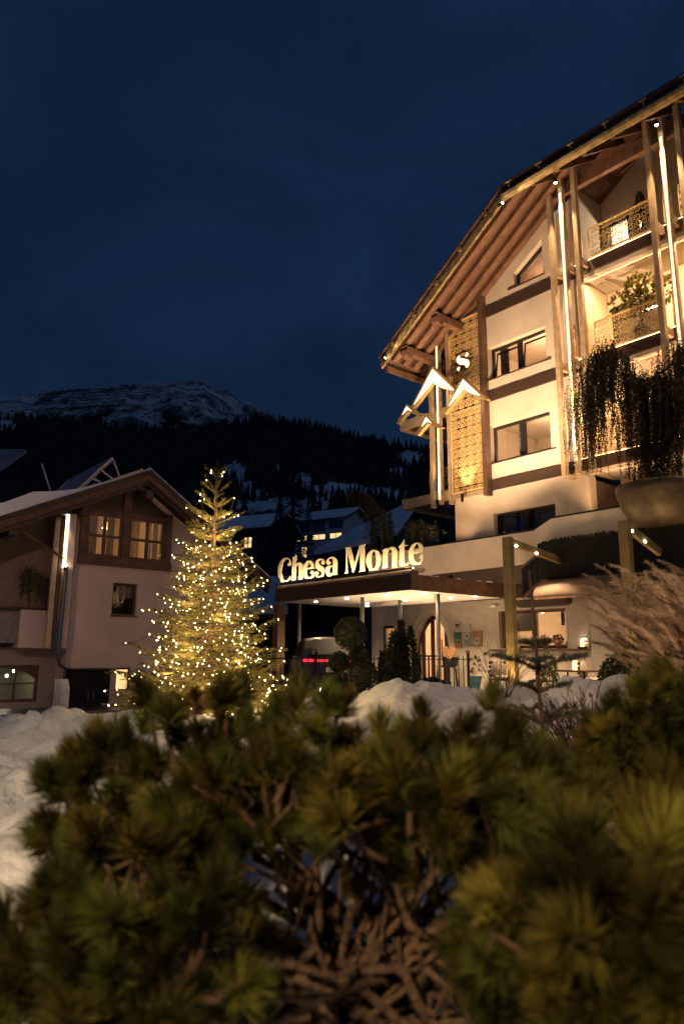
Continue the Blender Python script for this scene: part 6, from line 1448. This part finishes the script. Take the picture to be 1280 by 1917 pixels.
# terrace seating
def chair(u, v, d, rot, label):
    a = gp(u, d, .05); t = thing('terrace_chair', label, 'chair', a, 'chairs on the seating terrace'); cr, sr = math.cos(rot), math.sin(rot)
    def fin(mb, nm, m): mb.v = [np.stack([a[0]+q[:, 0]*cr-q[:, 1]*sr, a[1]+q[:, 0]*sr+q[:, 1]*cr, a[2]+q[:, 2]], 1) for q in mb.v]; return mb.build(nm, m, t)
    mb = MB(); mb.box((-.24, -.22, .42), (.24, .24, .46)); fin(mb, 'seat', m_dkwood)
    for sx in (-.22, .22):
        for sy in (-.2, .22): mb = MB(); mb.tube([(sx, sy, 0), (sx, sy, .42)], .016, 6); fin(mb, 'leg', m_black)
    for i in range(4): mb = MB(); mb.box((-.23, .20, .50+i*.10), (.23, .225, .57+i*.10)); fin(mb, 'back_slat', m_dkwood)
    mb = MB(); mb.sphere((0, .0, .50), .25, 10, 6, (1, .9, .2)); mb.sphere((0, .17, .68), .22, 10, 6, (1, .25, 1)); fin(mb, 'fleece', mat('fleece', (.62, .52, .42), .95, var=.15, vscale=30, bump=1, bscale=60))
chair(928, 0, 17.6, CR+.3, 'terrace chair draped with pale fleece beside the blue pot'); chair(1000, 0, 16.8, CR-.8, 'terrace chair with pale fleece next to the slim flowering shrub'); chair(1088, 0, 16.2, CR+.9, 'terrace chair with pale fleece by the candle table')
a = gp(1060, 16.6, .05); t = thing('terrace_table', 'small slatted terrace table with a burning candle', 'table', a)
mb = MB(); mb.box((a[0]-.45, a[1]-.35, .70), (a[0]+.45, a[1]+.35, .74)); mb.build('table_top', m_mdwood, t)
for sx in (-1, 1):
    for sy in (-1, 1): mb = MB(); mb.tube([(a[0]+sx*.4, a[1]+sy*.3, .05), (a[0]+sx*.4, a[1]+sy*.3, .70)], .02, 6); mb.build('leg', m_black, t)
t = thing('candle', 'white pillar candle burning on the terrace table', 'candle', (a[0], a[1], .741)); mb = MB(); mb.lathe((a[0], a[1], .741), [(0, 0), (.06, 0), (.06, .2), (0, .21)], 12); mb.build('wax', m_wax, t)
lamp('POINT', (a[0], a[1], 1.05), 5, (1, .6, .28), t, .03)
# plants on the balconies
x = px_x(1197, 385, .3); pot((x, .35, 12.65), .20, .34, m_grey, 'pointed little conifer on the top loggia behind the scroll railing', 'cone', 1.35, .33, n_=2200, leaf=.09)
x = px_x(1200, 575, .3); q = np.array([x, .3, 9.65]); t = thing('balcony_pine', 'rounded shaggy pine overhanging the middle loggia railing', 'shrub', q)
mb = MB(); mb.lathe(q, [(0, 0), (.22, 0), (.28, .45), (.24, .45), (0, .4)], 16); mb.build('pot', m_grey, t); mb = MB(); mb.tube([q+[0, 0, .4], q+[0, -.05, 1.3]], .04, 6); mb.build('trunk', m_bark, t); mb = MB()
for c_, r_ in (((-.42, -.12, 1.28), .36), ((.10, -.1, 1.55), .42), ((.62, 0, 1.35), .40), ((-.05, -.1, 1.2), .38), ((-.1, 0, 1.75), .28)):
    k = 70; d = unit(rng.normal(size=(k, 3))); P = q+np.array(c_)+d*r_*rng.uniform(.6, 1, (k, 1)); shoots(mb, P, d+[0, 0, .3], .09, 34, .085, .010)
mb.build('foliage', m_needle, t)

# ---------------------------------------------------------------- street lamps out of frame, added to brighten chalet and foreground
def added_street_lamp(p, h, energy, label, col, aim, cone=150):
    p = np.array(p, float); t = thing('added_street_lamp', label, 'added street lamp', p); mb = MB(); mb.tube([p-[0, 0, .4], p+[0, 0, h]], [.07, .045], 10); mb.build('pole', m_grey, t)
    d = unit(np.array(aim, float)-p)*[1, 1, 0]; e = p+[0, 0, h]+d*.9; mb = MB(); mb.tube([p+[0, 0, h-.02], p+[0, 0, h+.10]+d*.4, e+[0, 0, .1]], .03, 8); mb.build('arm', m_grey, t)
    mb = MB(); mb.box(e+[-.16, -.16, .06], e+[.16, .16, .14]); mb.build('head', m_grey, t); mb = MB(); mb.box(e+[-.13, -.13, .04], e+[.13, .13, .058]); mb.build('lens', m_ledw, t)
    lamp('SPOT', e, energy, col, t, .15, np.array(aim, float), cone, .8)
added_street_lamp((-2.6, -17.6, -.8), 5.2, 640, 'added unseen street lamp on the lane before the pink chalet', (1, .57, .40), (-9, -9.5, 1.0), 100)
added_street_lamp(gp(1800, -3.4, 0), 4.2, 2600, 'added unseen street lamp behind the dwarf pine bushes', (1, .70, .38), gp(900, 2.6, .3), 88)
